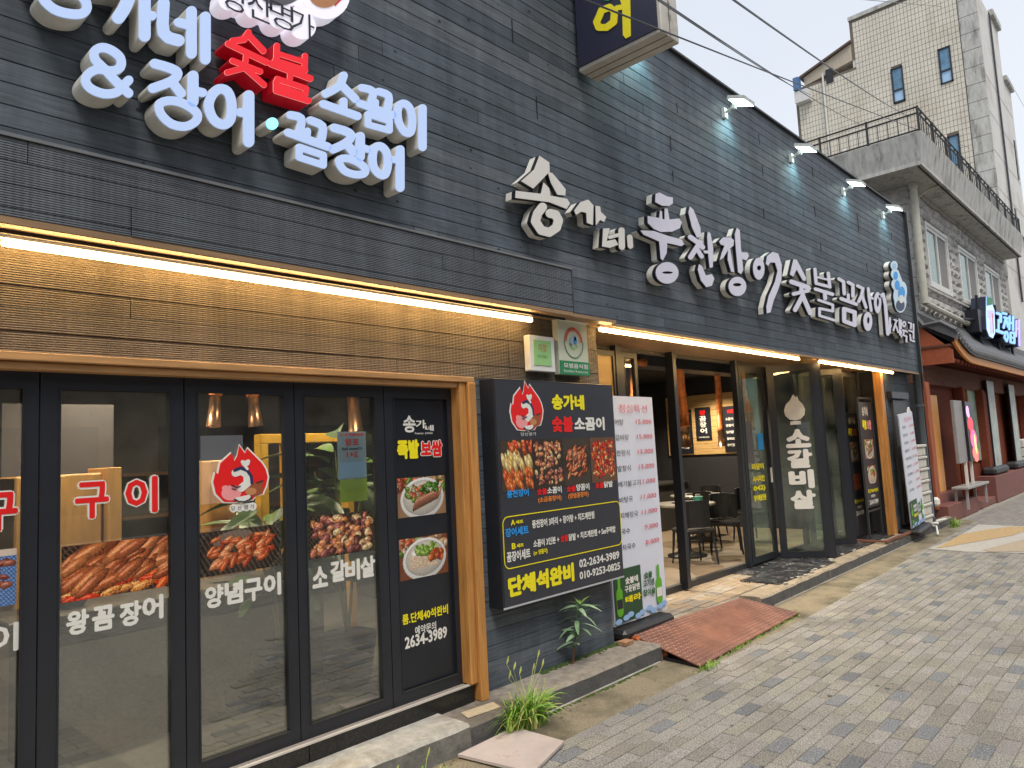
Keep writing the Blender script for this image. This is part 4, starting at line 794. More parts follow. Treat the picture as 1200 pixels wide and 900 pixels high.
RW(SF_, [('s', 44, [(55, 330), (215, 385)]), ('s', 36, [(150, 370), (150, 430)]), ('s', 34, [(75, 447), (215, 415)]), ('s', 40, [(165, 460), (90, 600)]), ('s', 42, [(165, 470), (235, 630)])], g3)
RW(SF_, [('s', 30, [(280, 210), (292, 345)]), ('s', 30, [(408, 248), (422, 370)]), ('s', 18, [(300, 285), (410, 312)]), ('s', 28, [(292, 345), (425, 380)])], g3)
RW(SF_, [('s', 32, [(285, 400), (450, 450)]), ('s', 36, [(375, 435), (378, 490)]), ('s', 24, [(315, 505), (452, 552), (452, 602)]), ('s', 24, [(452, 612), (325, 585), (325, 655), (465, 698)])], g3)
RW(SF_, [('s', 30, [(510, 302), (555, 330), (562, 445)]), ('s', 30, [(600, 335), (645, 360), (645, 470)])], g3); RW(SF_, [('s', 26, [(600, 455), (602, 515)]), ('s', 32, [(532, 492), (678, 545)])], g3)
RW(SF_, [('s', 38, [(560, 590), (662, 622), (662, 745), (562, 708)], True)], g3)
RW(SF_, [('s', 28, [(688, 368), (742, 395), (728, 460), (700, 520)]), ('s', 28, [(735, 470), (770, 575)])], g3); RW(SF_, [('s', 26, [(792, 395), (800, 480), (820, 605)]), ('s', 20, [(805, 480), (835, 490)])], g3)
RW(SF_, [('e', (788, 710), 42, 92), ('h', (792, 700), 13, 34)], g3); RW(SF_, [('e', (882, 530), 34, 102), ('h', (884, 528), 12, 44)], g3); RW(SF_, [('s', 30, [(905, 470), (935, 450), (958, 560), (980, 830)])], g3)
g5 = 1.5
for its in ([('s', 11, [(885, 560), (885, 655)])], [('s', 9, [(912, 572), (932, 578)]), ('s', 10, [(926, 580), (908, 640)]), ('s', 10, [(924, 612), (938, 652)]), ('s', 9, [(945, 568), (949, 668)]), ('s', 9, [(956, 575), (959, 682)])],
            [('e', (976, 600), 13, 20), ('h', (976, 600), 5, 9)], [('s', 10, [(960, 635), (996, 648)]), ('s', 9, [(974, 645), (973, 662)]), ('s', 10, [(962, 668), (992, 678), (990, 712)])],
            [('s', 10, [(1005, 590), (1022, 596), (1019, 628)]), ('s', 10, [(1008, 640), (1030, 650)]), ('s', 9, [(1036, 600), (1036, 692)]), ('s', 10, [(1014, 668), (1018, 702), (1040, 710)])]): RW(SE, its, g5)
lg = letter(rs, SE, [('e', (912, 226), 22, 30), ('e', (918, 280), 26, 34), ('e', (925, 345), 30, 38), ('e', (948, 420), 40, 70), ('e', (952, 455), 38, 72), ('e', (968, 390), 26, 62), ('p', [(905, 250), (940, 260), (985, 380), (990, 470), (960, 525), (915, 470)])], .10, CREAM, p('pale_logo_face', (200, 222, 235)), trim=BLK, gr=1.5, name='logo_plate')
for its, m, dd in (([('e', (920, 290), 14, 26), ('e', (930, 350), 16, 30), ('e', (958, 400), 22, 42)], VB, .013), ([('e', (950, 480), 28, 36)], VNAVY, .0125), ([('e', (956, 440), 16, 26)], VW, .015), ([('e', (912, 228), 12, 18)], VLB, .0126)):
    v, t = shape(its); b = MB(); extrude(b, v, t, SE, dd, dd-.001, back=False); b.build('logo_patch', m, lg)

# projecting sign box
ps = T('projecting_sign', 'navy and cream sign box with a yellow letter projecting over the street', 'sign', (4.85, 3.1, 4.87))
SX0, SX1, SY0, SY1, SZ = 4.72, 4.99, 2.67, 3.47, 4.875
b = MB(); b.bbox(SX0+.012, SX1, SY0, SY1, SZ, 6.9, .008); b.build('box', mat('cream_sign_box', (.50, .47, .41), .5, var=.15, scale=6, stain=(.25, .18, .12), stain_scale=8, stain_lo=.62, stain_hi=.75), ps)
b = MB(); b.box(SX0, SX0+.016, SY0+.03, SY1-.012, SZ+.035, 6.87); b.build('face_panel', p('navy_panel', (32, 34, 58)), ps)
b = MB(); 
for x in (SX0+.09, SX0+.18): b.box(x, x+.006, SY0+.004, SY1-.004, SZ-.003, SZ+.003)
b.box(SX0+.13, SX0+.136, SY0-.003, SY0+.003, SZ+.01, 6.88); b.build('seam', mat('rust_seam', (.16, .10, .07), .8), ps)
fs_ = lambda a, b_, d: (lambda w: (SX0-.001-d, w[1], w[2]))(on(640+a/4, b_/4, 0, SX0))
v, t = shape([('s', 32, [(250, 80), (262, 50), (300, 35), (322, 55), (318, 105), (285, 130), (248, 130), (238, 105)], True), ('s', 24, [(335, 38), (375, 32)]), ('p', [(345, -10), (395, -15), (398, 170), (375, 182), (362, 165), (358, 30)])]); b = MB(); extrude(b, v, t, fs_, .006, 0, back=False); b.build('letter', VY, ps)
v, t = shape([('e', (285, -12), 26, 18), ('h', (285, -12), 9, 5)]); b = MB(); extrude(b, v, t, fs_, .006, 0, back=False); b.build('letter', VGR, ps)
fo_ = fr_at((0, SY0-.002, 0), (1, 0, 0)); text(fo_, '풍', SX0+.11, SX0+.16, 5.10, 5.16, .002, VGREY, ps); text(fo_, '천', SX0+.11, SX0+.16, 5.02, 5.08, .002, VGREY, ps)
b = MB(); b.box(4.8, 4.9, 3.46, 3.52, 5.2, 5.3); b.box(4.8, 4.9, 3.46, 3.52, 6.2, 6.3); b.build('bracket', BLK, ps)

# menu sign board
ms = T('menu_sign_board', 'dark box sign with four food photos, set menus and phone numbers beside the pine post', 'sign', (4.34, 3.6, .68))
MX0, MX1, MZ0, MZ1, MY = 3.63, 5.055, .685, 2.272, 3.56
b = MB(); b.bbox(MX0, MX1, MY, 3.70, MZ0, MZ1, .003); b.build('box', FRM, ms)
b = MB(); b.box(MX0+.012, MX1-.004, MY-.003, MY+.004, MZ0+.014, MZ1-.010); b.build('face_panel', SIGNB, ms)
b = MB(); b.box(MX0, MX1, MY-.005, MY+.001, MZ0, MZ0+.012); b.build('edge_trim', mat('alu_trim', (.45, .45, .46), .35), ms)
def MW(reg, a, b_): w = Y(reg[0]+a/reg[2], reg[1]+b_/reg[2], MY); return w[0], w[2]
R1, R2 = (560, 430, 6.667), (560, 560, 5.625)
def mt(s, reg, a0, a1, t0, b0, m, bold=.03, right=None):     # box by left edge (a0; top t0, bottom b0) and right edge a1
    xm0, z1 = MW(reg, a0, t0); _, z0 = MW(reg, a0, b0); x1, _ = MW(reg, a1, t0); text(FACADE, s, xm0, x1, z0, z1, -MY+.006, m, ms, bold)
mt('송가네', R1, 568, 822, 210, 335, VY, .05); mt('숯불', R1, 570, 735, 385, 512, VR, .05); mt('소꼼이', R1, 745, 982, 390, 500, VW, .05)
for i, (k, a0, a1, t0, b0) in enumerate((('eel', 168, 416, 592, 905), ('mix', 424, 648, 582, 890), ('grill', 654, 862, 576, 885), ('red', 868, 1062, 568, 865))):
    x0, z1 = MW(R1, a0, t0); _, z0 = MW(R1, a0, b0); x1, _ = MW(R1, a1, t0); zt, zb = 1.835, 1.475; photo(ms, FACADE, x0, x1, zb, zt, -MY+.006, k, 20+i)
emblem(ms, FACADE, MW(R1, 238, 300)[0], MW(R1, 508, 300)[0], MW(R1, 370, 500)[1], MW(R1, 350, 105)[1], -MY+.005, banner=False)
text(FACADE, '당산명가', MW(R1, 330, 500)[0], MW(R1, 450, 500)[0], MW(R1, 330, 540)[1], MW(R1, 330, 512)[1], -MY+.006, VW, ms, .0)
rows = [('풍천장어', 185, 330, 85, 135, VB), ('숯불', 385, 450, 72, 115, VR), ('소꼼이', 452, 547, 62, 108, VW), ('(소금꼼장어)', 392, 547, 128, 170, VO), ('숯불', 580, 640, 55, 95, VR), ('양꼼이', 642, 730, 42, 88, VW), ('(양념꼼장어)', 590, 725, 102, 145, VO), ('숯불', 768, 825, 32, 72, VR), ('닭발', 826, 884, 24, 66, VW),
        ('A', 212, 240, 278, 315, VY), ('세트', 244, 295, 280, 305, VY), ('장어세트', 175, 330, 335, 395, VB), ('풍천장어 3마리 + 장어탕 + 치즈계란찜', 352, 765, 280, 335, VW), ('B', 218, 246, 432, 472, VY), ('세트', 250, 298, 436, 462, VY), ('꼼장어세트', 185, 342, 490, 560, VW),
        ('소꼼이 3인분 +', 360, 532, 410, 462, VW), ('숯불', 540, 590, 380, 425, VR), ('닭발 + 치즈계란찜 + Set주먹밥', 594, 905, 370, 418, VW), ('(or 양꼼이)', 362, 455, 478, 518, VY)]
for s, a0, a1, t0, b0, m in rows: mt(s, R2, a0, a1, t0, b0, m, .035)
mt('단체석완비', R2, 192, 632, 655, 795, VY, .06); mt('02-2634-3989', R2, 662, 930, 540, 595, VW, .03); mt('010-9253-0825', R2, 665, 936, 620, 672, VW, .03)
x0, z1 = MW(R2, 158, 262); _, z0 = MW(R2, 175, 605); x1, _ = MW(R2, 938, 300); r_ = .05; L = []
for cx, cz, a in ((x1-r_, z1-r_, 0), (x0+r_, z1-r_, 90), (x0+r_, z0+r_, 180), (x1-r_, z0+r_, 270)):
    for k in range(5): th = math.radians(a+k*22.5); L.append((cx+r_*math.cos(th), cz+r_*math.sin(th)))
v, t = shape([('s', .007, L, True)]); b = MB(); extrude(b, v, t, lambda a, c_, d: (a, MY-.006-d, c_), .001, 0, back=False); b.build('frame_line', VY, ms)

# plaques by the eave
pq = MB(); yq = 3.63
def plaque(u0, u1, v0, v1, label, col, nm='plaque'):
    x0, _, z1 = Y(u0, v0, yq); x1, _, _ = Y(u1, v0, yq); _, _, z0 = Y(u0, v1, yq); t = T(nm, label, 'plaque', ((x0+x1)/2, 3.69, z0)); b = MB(); b.bbox(x0, x1, yq, 3.69, z0, z1, .004); b.build('board', col, t); return t, x0, x1, z0, z1
t, x0, x1, z0, z1 = plaque(620, 649, 392, 434, 'small square pale green certificate plaque with white rim', WHITE)
b = MB(); b.box(x0+.04, x1-.05, yq-.006, yq, z0+.045, z1-.035); b.build('green_sheet', VPG, t); text(FACADE, '지정', x0+.09, x1-.11, z0+.15, z0+.21, -yq+.008, VSAL, t); text(FACADE, '착한가격업소', x0+.08, x1-.1, z0+.10, z0+.125, -yq+.008, VGR, t)
t, x0, x1, z0, z1 = plaque(653, 687, 374, 438, 'taller plaque with red arc emblem and green band beside the eave lights', mat('cream_plaque', (.62, .64, .50), .5, var=.05, stretch=(1, 1, 30), scale=3)); w_ = x1-x0; h_ = z1-z0
b = MB(); b.box(x0, x1, yq-.006, yq, z0, z0+h_*.25); b.build('green_band', VGR, t); text(FACADE, '모범음식점', x0+.04, x1-.03, z0+h_*.12, z0+h_*.21, -yq+.008, VW, t, .02); text(FACADE, 'Excellent Restaurant', x0+.04, x1-.03, z0+h_*.04, z0+h_*.09, -yq+.008, VW, t)
cx, cz = (x0+x1)/2, z0+h_*.6
arc = lambda r, a0, a1, n=14: [(cx+r*math.cos(math.radians(a0+(a1-a0)*k/n)), cz+r*1.05*math.sin(math.radians(a0+(a1-a0)*k/n))) for k in range(n+1)]
for its, m in (([('s', .028, arc(.105, 10, 170))], VSAL), ([('s', .008, arc(.12, 178, 362))], VGR), ([('s', .03, arc(.035, 60, 200))], VLB), ([('e', (cx+.02, cz+.02), .02, .035)], VB), ([('s', .02, arc(.045, 200, 330))], VPG)):
    v, tt = shape(its); b = MB(); extrude(b, v, tt, lambda a, c_, d: (a, yq-.004-d, c_), .001, 0, back=False); b.build('emblem_patch', m, t)
b = MB(); b.bbox(x0-.01, x1+.01, yq-.02, 3.69, z1-.005, z1+.035, .006); b.build('top_cap', LEDH, t)

# price banners
PR = [('장어탕', '15,000'), ('왕갈비탕', '15,000'), ('소한정식', '13,000'), ('닭발정식', '13,000'), ('뚝배기불고기', '11,000'), ('갈비탕국', '11,000'), ('선지해장국', '11,000'), ('칼국수', '9,000'), ('잔치국수', '8,000')]
def banner(x0, x1, y_, z0, z1, label, rot=0):
    t = T('price_banner', label, 'banner', ((x0+x1)/2, y_, z0-.1)); w_ = x1-x0; h_ = z1-z0; b = MB(); n = 8
    V = [(x0+w_*i/n, y_+.006*math.sin(i*1.3+j*.5), z0+h_*j/6) for j in range(7) for i in range(n+1)]; b.add(V, [(j*(n+1)+i, j*(n+1)+i+1, (j+1)*(n+1)+i+1, (j+1)*(n+1)+i) for j in range(6) for i in range(n)]); 
    b.box(x0, x1, y_+.012, y_+.016, z0, z1); sh = b.build('banner_sheet', BANW, t); fr = (FACADE[0], FACADE[1], FACADE[2], FACADE[3]); d = -y_+.009; X = lambda a: x0+a*w_; Z = lambda a: z0+a*h_
    text(fr, '점심특선', X(.30), X(.86), Z(.925), Z(.962), d, VPRED, sh, -.01)
    for i, (s, c_) in enumerate(PR): zt = .868-i*.0695; text(fr, s, X(.12), X(.12+.085*len(s)), Z(zt), Z(zt+.026), d, VK, sh, .0); text(fr, c_, X(.62 if len(c_) > 5 else .66), X(.93), Z(zt+.001), Z(zt+.025), d, VPRED, sh, .0)
    b = MB(); rect(fr, X(.02), X(.52), Z(.01), Z(.235), d-.003, d, b); b.build('green_print', BANG, sh)
    for c0, c1_ in ((.10, BOTG), (.86, BOTG)):
        v, tt = shape([('s', w_*.115, [(X(c0), Z(.06)), (X(c0), Z(.135))]), ('s', w_*.05, [(X(c0), Z(.15)), (X(c0), Z(.205))])]); b = MB(); extrude(b, v, tt, lambda a, q, dd: (a, -d-dd-.002, q), .001, 0, back=False); b.build('bottle_print', c1_, sh)
        b = MB(); rect(fr, X(c0-.05), X(c0+.05), Z(.07), Z(.11), d+.003, d+.004, b); b.build('bottle_label_print', VW if c0 > .5 else BLK, sh)
    for s, a0, a1, z_, m in (('숯불에', .22, .46, .165, VW), ('구운닭엔', .2, .48, .13, VW), ('테라', .2, .5, .085, VY), ('숯불', .58, .74, .165, BOTD), ('고기엔', .55, .77, .13, BOTD), ('참이슬', .54, .78, .09, BOTD)): text(fr, s, X(a0), X(a1), Z(z_), Z(z_+.03), d+.002, m, sh, .04)
    v, tt = shape([('e', (X(.06+.11*k+(.03 if k % 2 else 0)), Z(.018+.008*(k % 3))), w_*.06, h_*.012) for k in range(9)]); b = MB(); extrude(b, v, tt, lambda a, q, dd: (a, -d-dd-.004, q), .001, 0, back=False); b.build('ice_print', ICE, sh)
    b = MB(); b.tube([(x0+w_*.5, y_+.03, z0-.02), (x0+w_*.5, y_+.03, z1)], .008, 6); b.tube([(x0, y_+.02, z1-.005), (x1, y_+.02, z1-.005)], .007, 6); b.build('banner_pole', LEDH, t)
    b = MB(); b.bbox(x0-.02, x1-.04, y_-.12, y_+.22, z0-.10, z0-.015, .03); b.build('water_base', mat('black_plastic', (.02, .02, .022), .45), t); return t
banner(5.16, 5.985, 3.76, .235, 2.205, 'white price list banner with red prices and beer bottles, right against the dark menu sign')

# ================================================================ INTERIORS
COPPER = mat('copper', (.80, .24, .07), .4, var=.35, scale=9, metal=.25, bump=.15, bscale=50, stain=(.3, .08, .03), stain_scale=7, stain_lo=.5, stain_hi=.7)
DLEA = mat('black_leatherette', (.018, .017, .018), .4, var=.2); TTOP = mat('steel_table_top', (.35, .33, .30), .3, metal=.4, var=.1)
def pipe(pts, label, r=.05, r2=None):
    x, y_, z = pts[-1]; t = T('exhaust_pipe', label, 'pipe', (x, y_, z), 'copper exhaust pipes over the tables'); b = MB(); b.tube(pts[:-1], r, 12); b.build('duct', COPPER, t, smooth=True)
    q0 = Vector(pts[-2]); q1 = Vector(pts[-1]); b = MB(); b.tube([q0, q0*.6+q1*.4, q1], [r*1.0, r*1.05, r*1.35], 12); b.build('suction_nozzle', mat('aged_copper_nozzle', (.36, .2, .12), .3, metal=.8, var=.3), t, smooth=True)
    for k in range(len(pts)-1):
        q = Vector(pts[k]); d_ = (Vector(pts[k+1])-q).normalized(); b = MB(); b.tube([q-d_*.012, q+d_*.012], r*1.18, 12); b.build('collar', COPPER, t)
pipe([(9.35, 5.4, 3.0), (9.36, 5.4, 2.45), (9.40, 5.4, 2.18), (9.38, 5.4, 2.0), (9.37, 5.4, 1.70)], 'thick copper exhaust pipe nearest the entrance post', .075)
pipe([(8.2, 5.25, 2.84), (7.95, 5.25, 2.83), (7.94, 5.25, 2.4), (7.93, 5.25, 2.2), (7.92, 5.25, 1.8)], 'copper pipe with a right angle bend behind the price banner', .05)
pipe([(10.9, 5.6, 2.95), (10.9, 5.6, 2.3), (10.88, 5.6, 1.95), (10.9, 5.6, 1.68)], 'slim straight copper pipe before the oak panelled wall', .05)
pipe([(10.5, 5.0, 2.95), (10.5, 5.0, 2.5), (10.62, 5.0, 2.2), (10.64, 5.0, 1.9)], 'copper pipe seen through the narrow glass leaf with yellow writing', .06)
b = MB(); b.box(8.0, 12.5, 5.3, 5.6, 2.82, 2.98); b.thing('air_duct', mat('galvanised_duct', (.10, .10, .105), .45, metal=.5), 'dark square air duct under the black restaurant ceiling', 'duct')
def table(x, y_, label, items=True):
    t = T('round_table', label, 'table', (x, y_, .2), 'tables inside the restaurant'); b = MB(); b.lathe((x, y_, .2), [(.01, 0), (.27, 0), (.27, .02), (.09, .06), (.06, .1), (.06, .68), (.12, .71)], 20); b.build('pedestal', DLEA, t, smooth=True)
    b = MB(); b.lathe((x, y_, .92), [(.40, -.03), (.43, -.02), (.43, 0), (.42, .008)], 28); b.build('table_top', TTOP, t, smooth=False)
    b = MB(); b.lathe((x, y_, .93), [(.16, 0), (.17, .012), (.12, .012)], 20); b.build('grill_ring', BLK, t); return t
def chair(x, y_, rz, label):
    t = T('dining_chair', label, 'chair', (0, 0, 0), 'black chairs inside the restaurant'); b = MB(); b.bbox(-.21, .21, -.21, .21, .40, .46, .02); b.build('seat', DLEA, t)
    b = MB(); V = []; 
    for i in range(7):
        th = math.radians(-60+20*i); 
        for z in (.46, .80): V.append((.21*math.sin(th)*1.05, .02+.2*math.cos(th), z+.02*math.cos(th)))
    b.add(V, [(2*i, 2*i+1, 2*i+3, 2*i+2) for i in range(6)]); V2 = [(a[0]*.88, a[1]*.88, a[2]) for a in V]; b.add(V2, [(2*i, 2*i+2, 2*i+3, 2*i+1) for i in range(6)]); b.add(V+V2, [(2*i+1, 2*i+3, 2*i+17, 2*i+15) for i in range(6)]+[(0, 1, 15, 14), (12, 26, 27, 13)]); b.build('backrest', DLEA, t)
    for sx in (-1, 1):
        for sy in (-1, 1): b = MB(); b.tube([(sx*.18, sy*.18, .41), (sx*.21, sy*.21, 0)], [.018, .012], 6); b.build('leg', FRM, t)
    t.location = (x, y_, .2); t.rotation_euler.z = rz; return t
table(9.15, 5.35, 'round steel topped table just inside the open entrance, green tub on it'); table(10.7, 6.0, 'round table farther in, before the oak panelled wall')
table(7.9, 6.0, 'round table half hidden behind the price banner')
c1 = chair(9.62, 5.0, math.radians(-60), 'black curved back chair facing the table inside the entrance')
for x, y_, r_, l_ in ((8.6, 4.92, 150, 'black chair in front of the first table, beside the entrance post'), (9.9, 5.55, -100, 'black chair on the far side of the first table'), (7.5, 5.2, 170, 'black chair behind the price banner'), (10.9, 5.2, -30, 'black chair before the second table'), (11.4, 6.2, -90, 'black chair against the panelled wall')): copy_tree(c1, (x, y_, .2), math.radians(r_), label=l_)
def tub(x, y_, z, nm, m, label, cat, r=.05, h=.07): b = MB(); b.lathe((x, y_, z), [(r*.85, 0), (r, h*.9), (r*1.06, h), (r*.8, h)], 14); b.thing(nm, m, label, cat)
tub(9.25, 5.18, .93, 'sauce_tub', mat('green_plastic', (.03, .22, .17), .4), 'round green tub on the table inside the entrance', 'tub', .07, .08); tub(9.42, 5.28, .93, 'steel_cup', TTOP, 'pale cup behind the green tub on the table', 'cup', .035, .1)
b = MB(); b.box(8.9, 12.5, 7.2, 7.8, .2, 1.02); b.box(8.85, 12.5, 7.15, 7.85, 1.02, 1.06); b.thing('service_counter', [mat('dark_counter', (.03, .028, .026), .5)], 'dark service counter along the back of the restaurant', 'counter')
for i, (x, y_) in enumerate(((9.2, 7.4), (9.5, 7.5), (9.8, 7.35), (10.4, 7.45), (11.2, 7.4))): tub(x, y_, 1.06, 'condiment_box', mat('tan_box_%d' % i, (.45, .30, .12), .6), 'small tan box on the counter, %s' % ('at its left end', 'second along', 'third along', 'fourth along', 'at its right end')[i], 'box', .08, .12)
DLT = mat('downlight', (1, .95, .85), .4, emit=(1, .9, .72), es=9)
for i, (x, y_) in enumerate(((7.35, 5.05), (10.2, 6.3), (8.0, 7.2), (11.75, 6.4))):
    b = MB(); b.lathe((x, y_, 2.985), [(.06, 0), (.06, .014)], 14); b.thing('downlight', DLT, ('round downlight above the price banner', 'round downlight over the second table', 'round downlight over the counter', 'round downlight before the panelled wall')[i], 'lamp', 'restaurant ceiling downlights')
    l = bpy.data.lights.new('downlight_beam', 'SPOT'); l.energy = 170; l.color = (1, .85, .62); l.spot_size = math.radians(130); l.spot_blend = .6; l.shadow_soft_size = .06; lo = bpy.data.objects.new('downlight_beam', l); COL.objects.link(lo); lo.location = (x, y_, 2.95)
# wall washers inside: one for the oak panel
# ---- room behind the left doors
IW = mat('warm_inner_wall', (.06, .052, .045), .7, var=.2); OAK2 = mat('oak_cabinet', (.52, .29, .11), .5, var=.2, scale=2, stretch=(10, 10, 1))
b = MB(); b.box(-4, 5.0, 7.6, 7.7, .2, 2.9); struct(b, 'back_room_wall', IW)
b = MB(); b.bbox(1.15, 1.62, 5.1, 5.5, .2, 1.75, .01); b.bbox(1.64, 1.72, 5.05, 5.45, .2, 1.78, .005); b.thing('cabinet', OAK2, 'tall oak cabinet seen through the second glass door, behind the red lettering', 'cabinet')
b = MB(); b.bbox(2.2, 2.3, 5.2, 5.3, .2, 1.8, .005); b.bbox(2.45, 2.7, 5.4, 5.7, .2, 1.8, .01); b.thing('wood_partition', OAK2, 'narrow oak partition posts beside the pale vertical sign', 'partition')
b = MB(); b.bbox(1.0, 3.0, 4.55, 5.0, .95, 1.0, .008); b.box(1.1, 2.9, 4.62, 4.95, .2, .95); b.thing('bar_counter', [mat('bar_wood', (.055, .042, .032), .5, var=.2)], 'wooden topped bar counter behind the glass door with red lettering', 'counter')
b = MB(); b.blob((1.35, 4.75, 1.09), (.10, .08, .10), 10, .1); b.thing('ornament_pot', mat('dark_ceramic', (.06, .055, .05), .35, var=.6, scale=40), 'dark knobbly pot on the bar counter', 'pot')
shf = T('wall_shelf', 'dark wall shelf at the back of the left room', 'shelf', (3.0, 7.4, .2))
b = MB()
for z in (.9, 1.3, 1.7): b.box(1.6, 4.6, 7.3, 7.58, z, z+.03)
for x in (1.6, 3.1, 4.57): b.box(x, x+.03, 7.3, 7.58, .2, 1.9)
b.build('rack', mat('walnut_shelf', (.10, .055, .03), .5), shf)
b = MB(); b.box(1.25, 1.95, 5.9, 5.93, 1.55, 2.25); b.thing('hanging_menu', [VGREY], 'grey hanging menu panel behind the red lettered door', 'sign')
YEL = mat('yellow_timber', (.62, .34, .03), .5, var=.1); fr_t = T('timber_frame', 'yellow timber door frame standing inside behind the emblem door', 'frame', (3.0, 5.0, .2))
for x0, x1, z0, z1 in ((2.62, 2.68, .2, 1.9), (2.82, 2.90, .2, 1.92), (3.35, 3.41, .2, 1.92), (2.62, 3.41, 1.9, 1.97)): b = MB(); b.bbox(x0, x1, 4.95, 5.05, z0, z1, .004); b.build('frame_bar', YEL, fr_t)
pipe([(2.55, 5.4, 2.85), (2.55, 5.4, 2.55), (2.50, 5.4, 2.3), (2.48, 5.4, 2.05)], 'left one of the paired copper pipes behind the emblem door', .04); pipe([(2.72, 5.4, 2.85), (2.76, 5.4, 2.55), (2.80, 5.4, 2.3), (2.82, 5.4, 2.05)], 'right one of the paired copper pipes behind the emblem door', .04)
pipe([(3.6, 5.2, 2.85), (3.6, 5.2, 2.3), (3.62, 5.2, 1.9)], 'left copper pipe behind the fourth glass door', .05); pipe([(4.15, 5.3, 2.85), (4.15, 5.3, 2.3), (4.15, 5.3, 1.8)], 'right copper pipe behind the fourth glass door', .055)
for i, (x, y_) in enumerate(((1.9, 5.6), (3.0, 5.9), (1.2, 4.6), (3.1, 4.5))):  # the last one and its beam are added to brighten the plants
    b = MB(); b.lathe((x, y_, 2.885), [(.07, 0), (.07, .013)], 14); b.thing('downlight', DLT, ('round downlight behind the red lettered door', 'round downlight behind the emblem door', 'round downlight near the left glass doors', 'round downlight added above the indoor plants to brighten them')[i], 'lamp', 'left room downlights')
    l = bpy.data.lights.new('downlight_beam', 'SPOT'); l.energy = 120; l.color = (1, .8, .55); l.spot_size = math.radians(150); l.spot_blend = 1; l.shadow_soft_size = .06; lo = bpy.data.objects.new('downlight_beam', l); COL.objects.link(lo); lo.location = (x, y_, 2.85)
# leafy plants indoors
LEAF = [mat('leaf_%d' % i, c, .45, var=.3, scale=20) for i, c in enumerate(((.045, .10, .02), (.07, .14, .03), (.03, .07, .02), (.13, .14, .03)))]
def leaf_mesh(L, W, m, droop=.3, name='leaf'):
    b = MB(); n = 6; V = []
    for i in range(n+1):
        t = i/n; w_ = W*math.sin(math.pi*min(1, t*.93+.03))**.8*.5; z = -droop*L*t*t
        V += [(-w_, L*t, z+w_*.25), (0, L*t, z), (w_, L*t, z+w_*.25)]
    b.add(V, [(3*i+k, 3*i+k+1, 3*i+k+4, 3*i+k+3) for i in range(n) for k in (0, 1)]); return b.mesh(name, m, smooth=True)
def leaf(me, parent, loc, az, el, s=1, roll=0):
    o = bpy.data.objects.new('leaf', me); COL.objects.link(o); b = BASE[parent.name]; o.parent = parent; o.location = (loc[0]-b[0], loc[1]-b[1], loc[2]-b[2]); o.rotation_euler = (el, roll, az); o.scale = (s, s, s); return o
lm_big = [leaf_mesh(.36, .14, m, .35) for m in LEAF[:3]]
for cx, cy, hz, n, lab in ((2.98, 4.45, 1.9, 46, 'leafy green indoor plant behind the fourth glass door'), (2.55, 4.6, 1.5, 40, 'lower bushy indoor plant beside the yellow timber frame')):
    t = T('indoor_plant', lab, 'plant', (cx, cy, .2)); b = MB(); b.lathe((cx, cy, .2), [(.15, 0), (.2, .35), (.18, .36)], 16); b.build('pot', BLK, t, smooth=True)
    st = MB()
    for k in range(5):
        a = k*1.26; q = [(cx, cy, .5), (cx+.08*math.cos(a), cy+.08*math.sin(a), .5+(hz-.5)*.5), (cx+.2*math.cos(a), cy+.2*math.sin(a), hz*random.uniform(.8, 1))]; st.tube(q, [.012, .01, .004], 5)
    st.build('stem', LEAF[3], t)
    for k in range(n):
        a = random.uniform(0, 6.28); h = random.uniform(.35, 1); r_ = .18*h; leaf(random.choice(lm_big), t, (cx+r_*math.cos(a), cy+r_*math.sin(a), .4+(hz-.35)*h), a-1.57, random.uniform(-.3, .9), random.uniform(.6, 1.2), random.uniform(-.5, .5))
ns = T('notice_sheet', 'pale blue notice taped inside the fourth glass door, its writing seen from behind', 'notice', (2.6, 3.745, 1.4)); ya = 3.742
x0, _, z1 = Y(395, 506, ya); x1, _, z0 = Y(430, 560, ya); _, _, z2 = Y(412, 588, ya)
b = MB(); b.box(x0, x1, ya, ya+.002, z0, z1); b.build('sheet', p('pale_blue_paper', (150, 170, 190)), ns); b = MB(); b.box(x0+.01, x1, ya, ya+.002, z2, z0-.002); b.build('sheet', p('lime_paper', (150, 175, 40)), ns)
for s, a, b_, c_, d_, m in (('당일발주두10', .08, .92, .90, .97, VR), ('포장', .25, .75, .70, .85, VR), ('Cheese Ball', .15, .85, .61, .67, VK), ('2+1', .3, .7, .46, .58, VR)): text(FACADE, s, x0+(x1-x0)*a, x0+(x1-x0)*b_, z0+(z1-z0)*c_, z0+(z1-z0)*d_, -ya+.001, m, ns, .03, mirror=True)
b = MB(); b.box(x0+.01, x1-.01, ya-.001, ya, z0+.01, z0+(z1-z0)*.35); b.build('picture_print', ICE, ns)

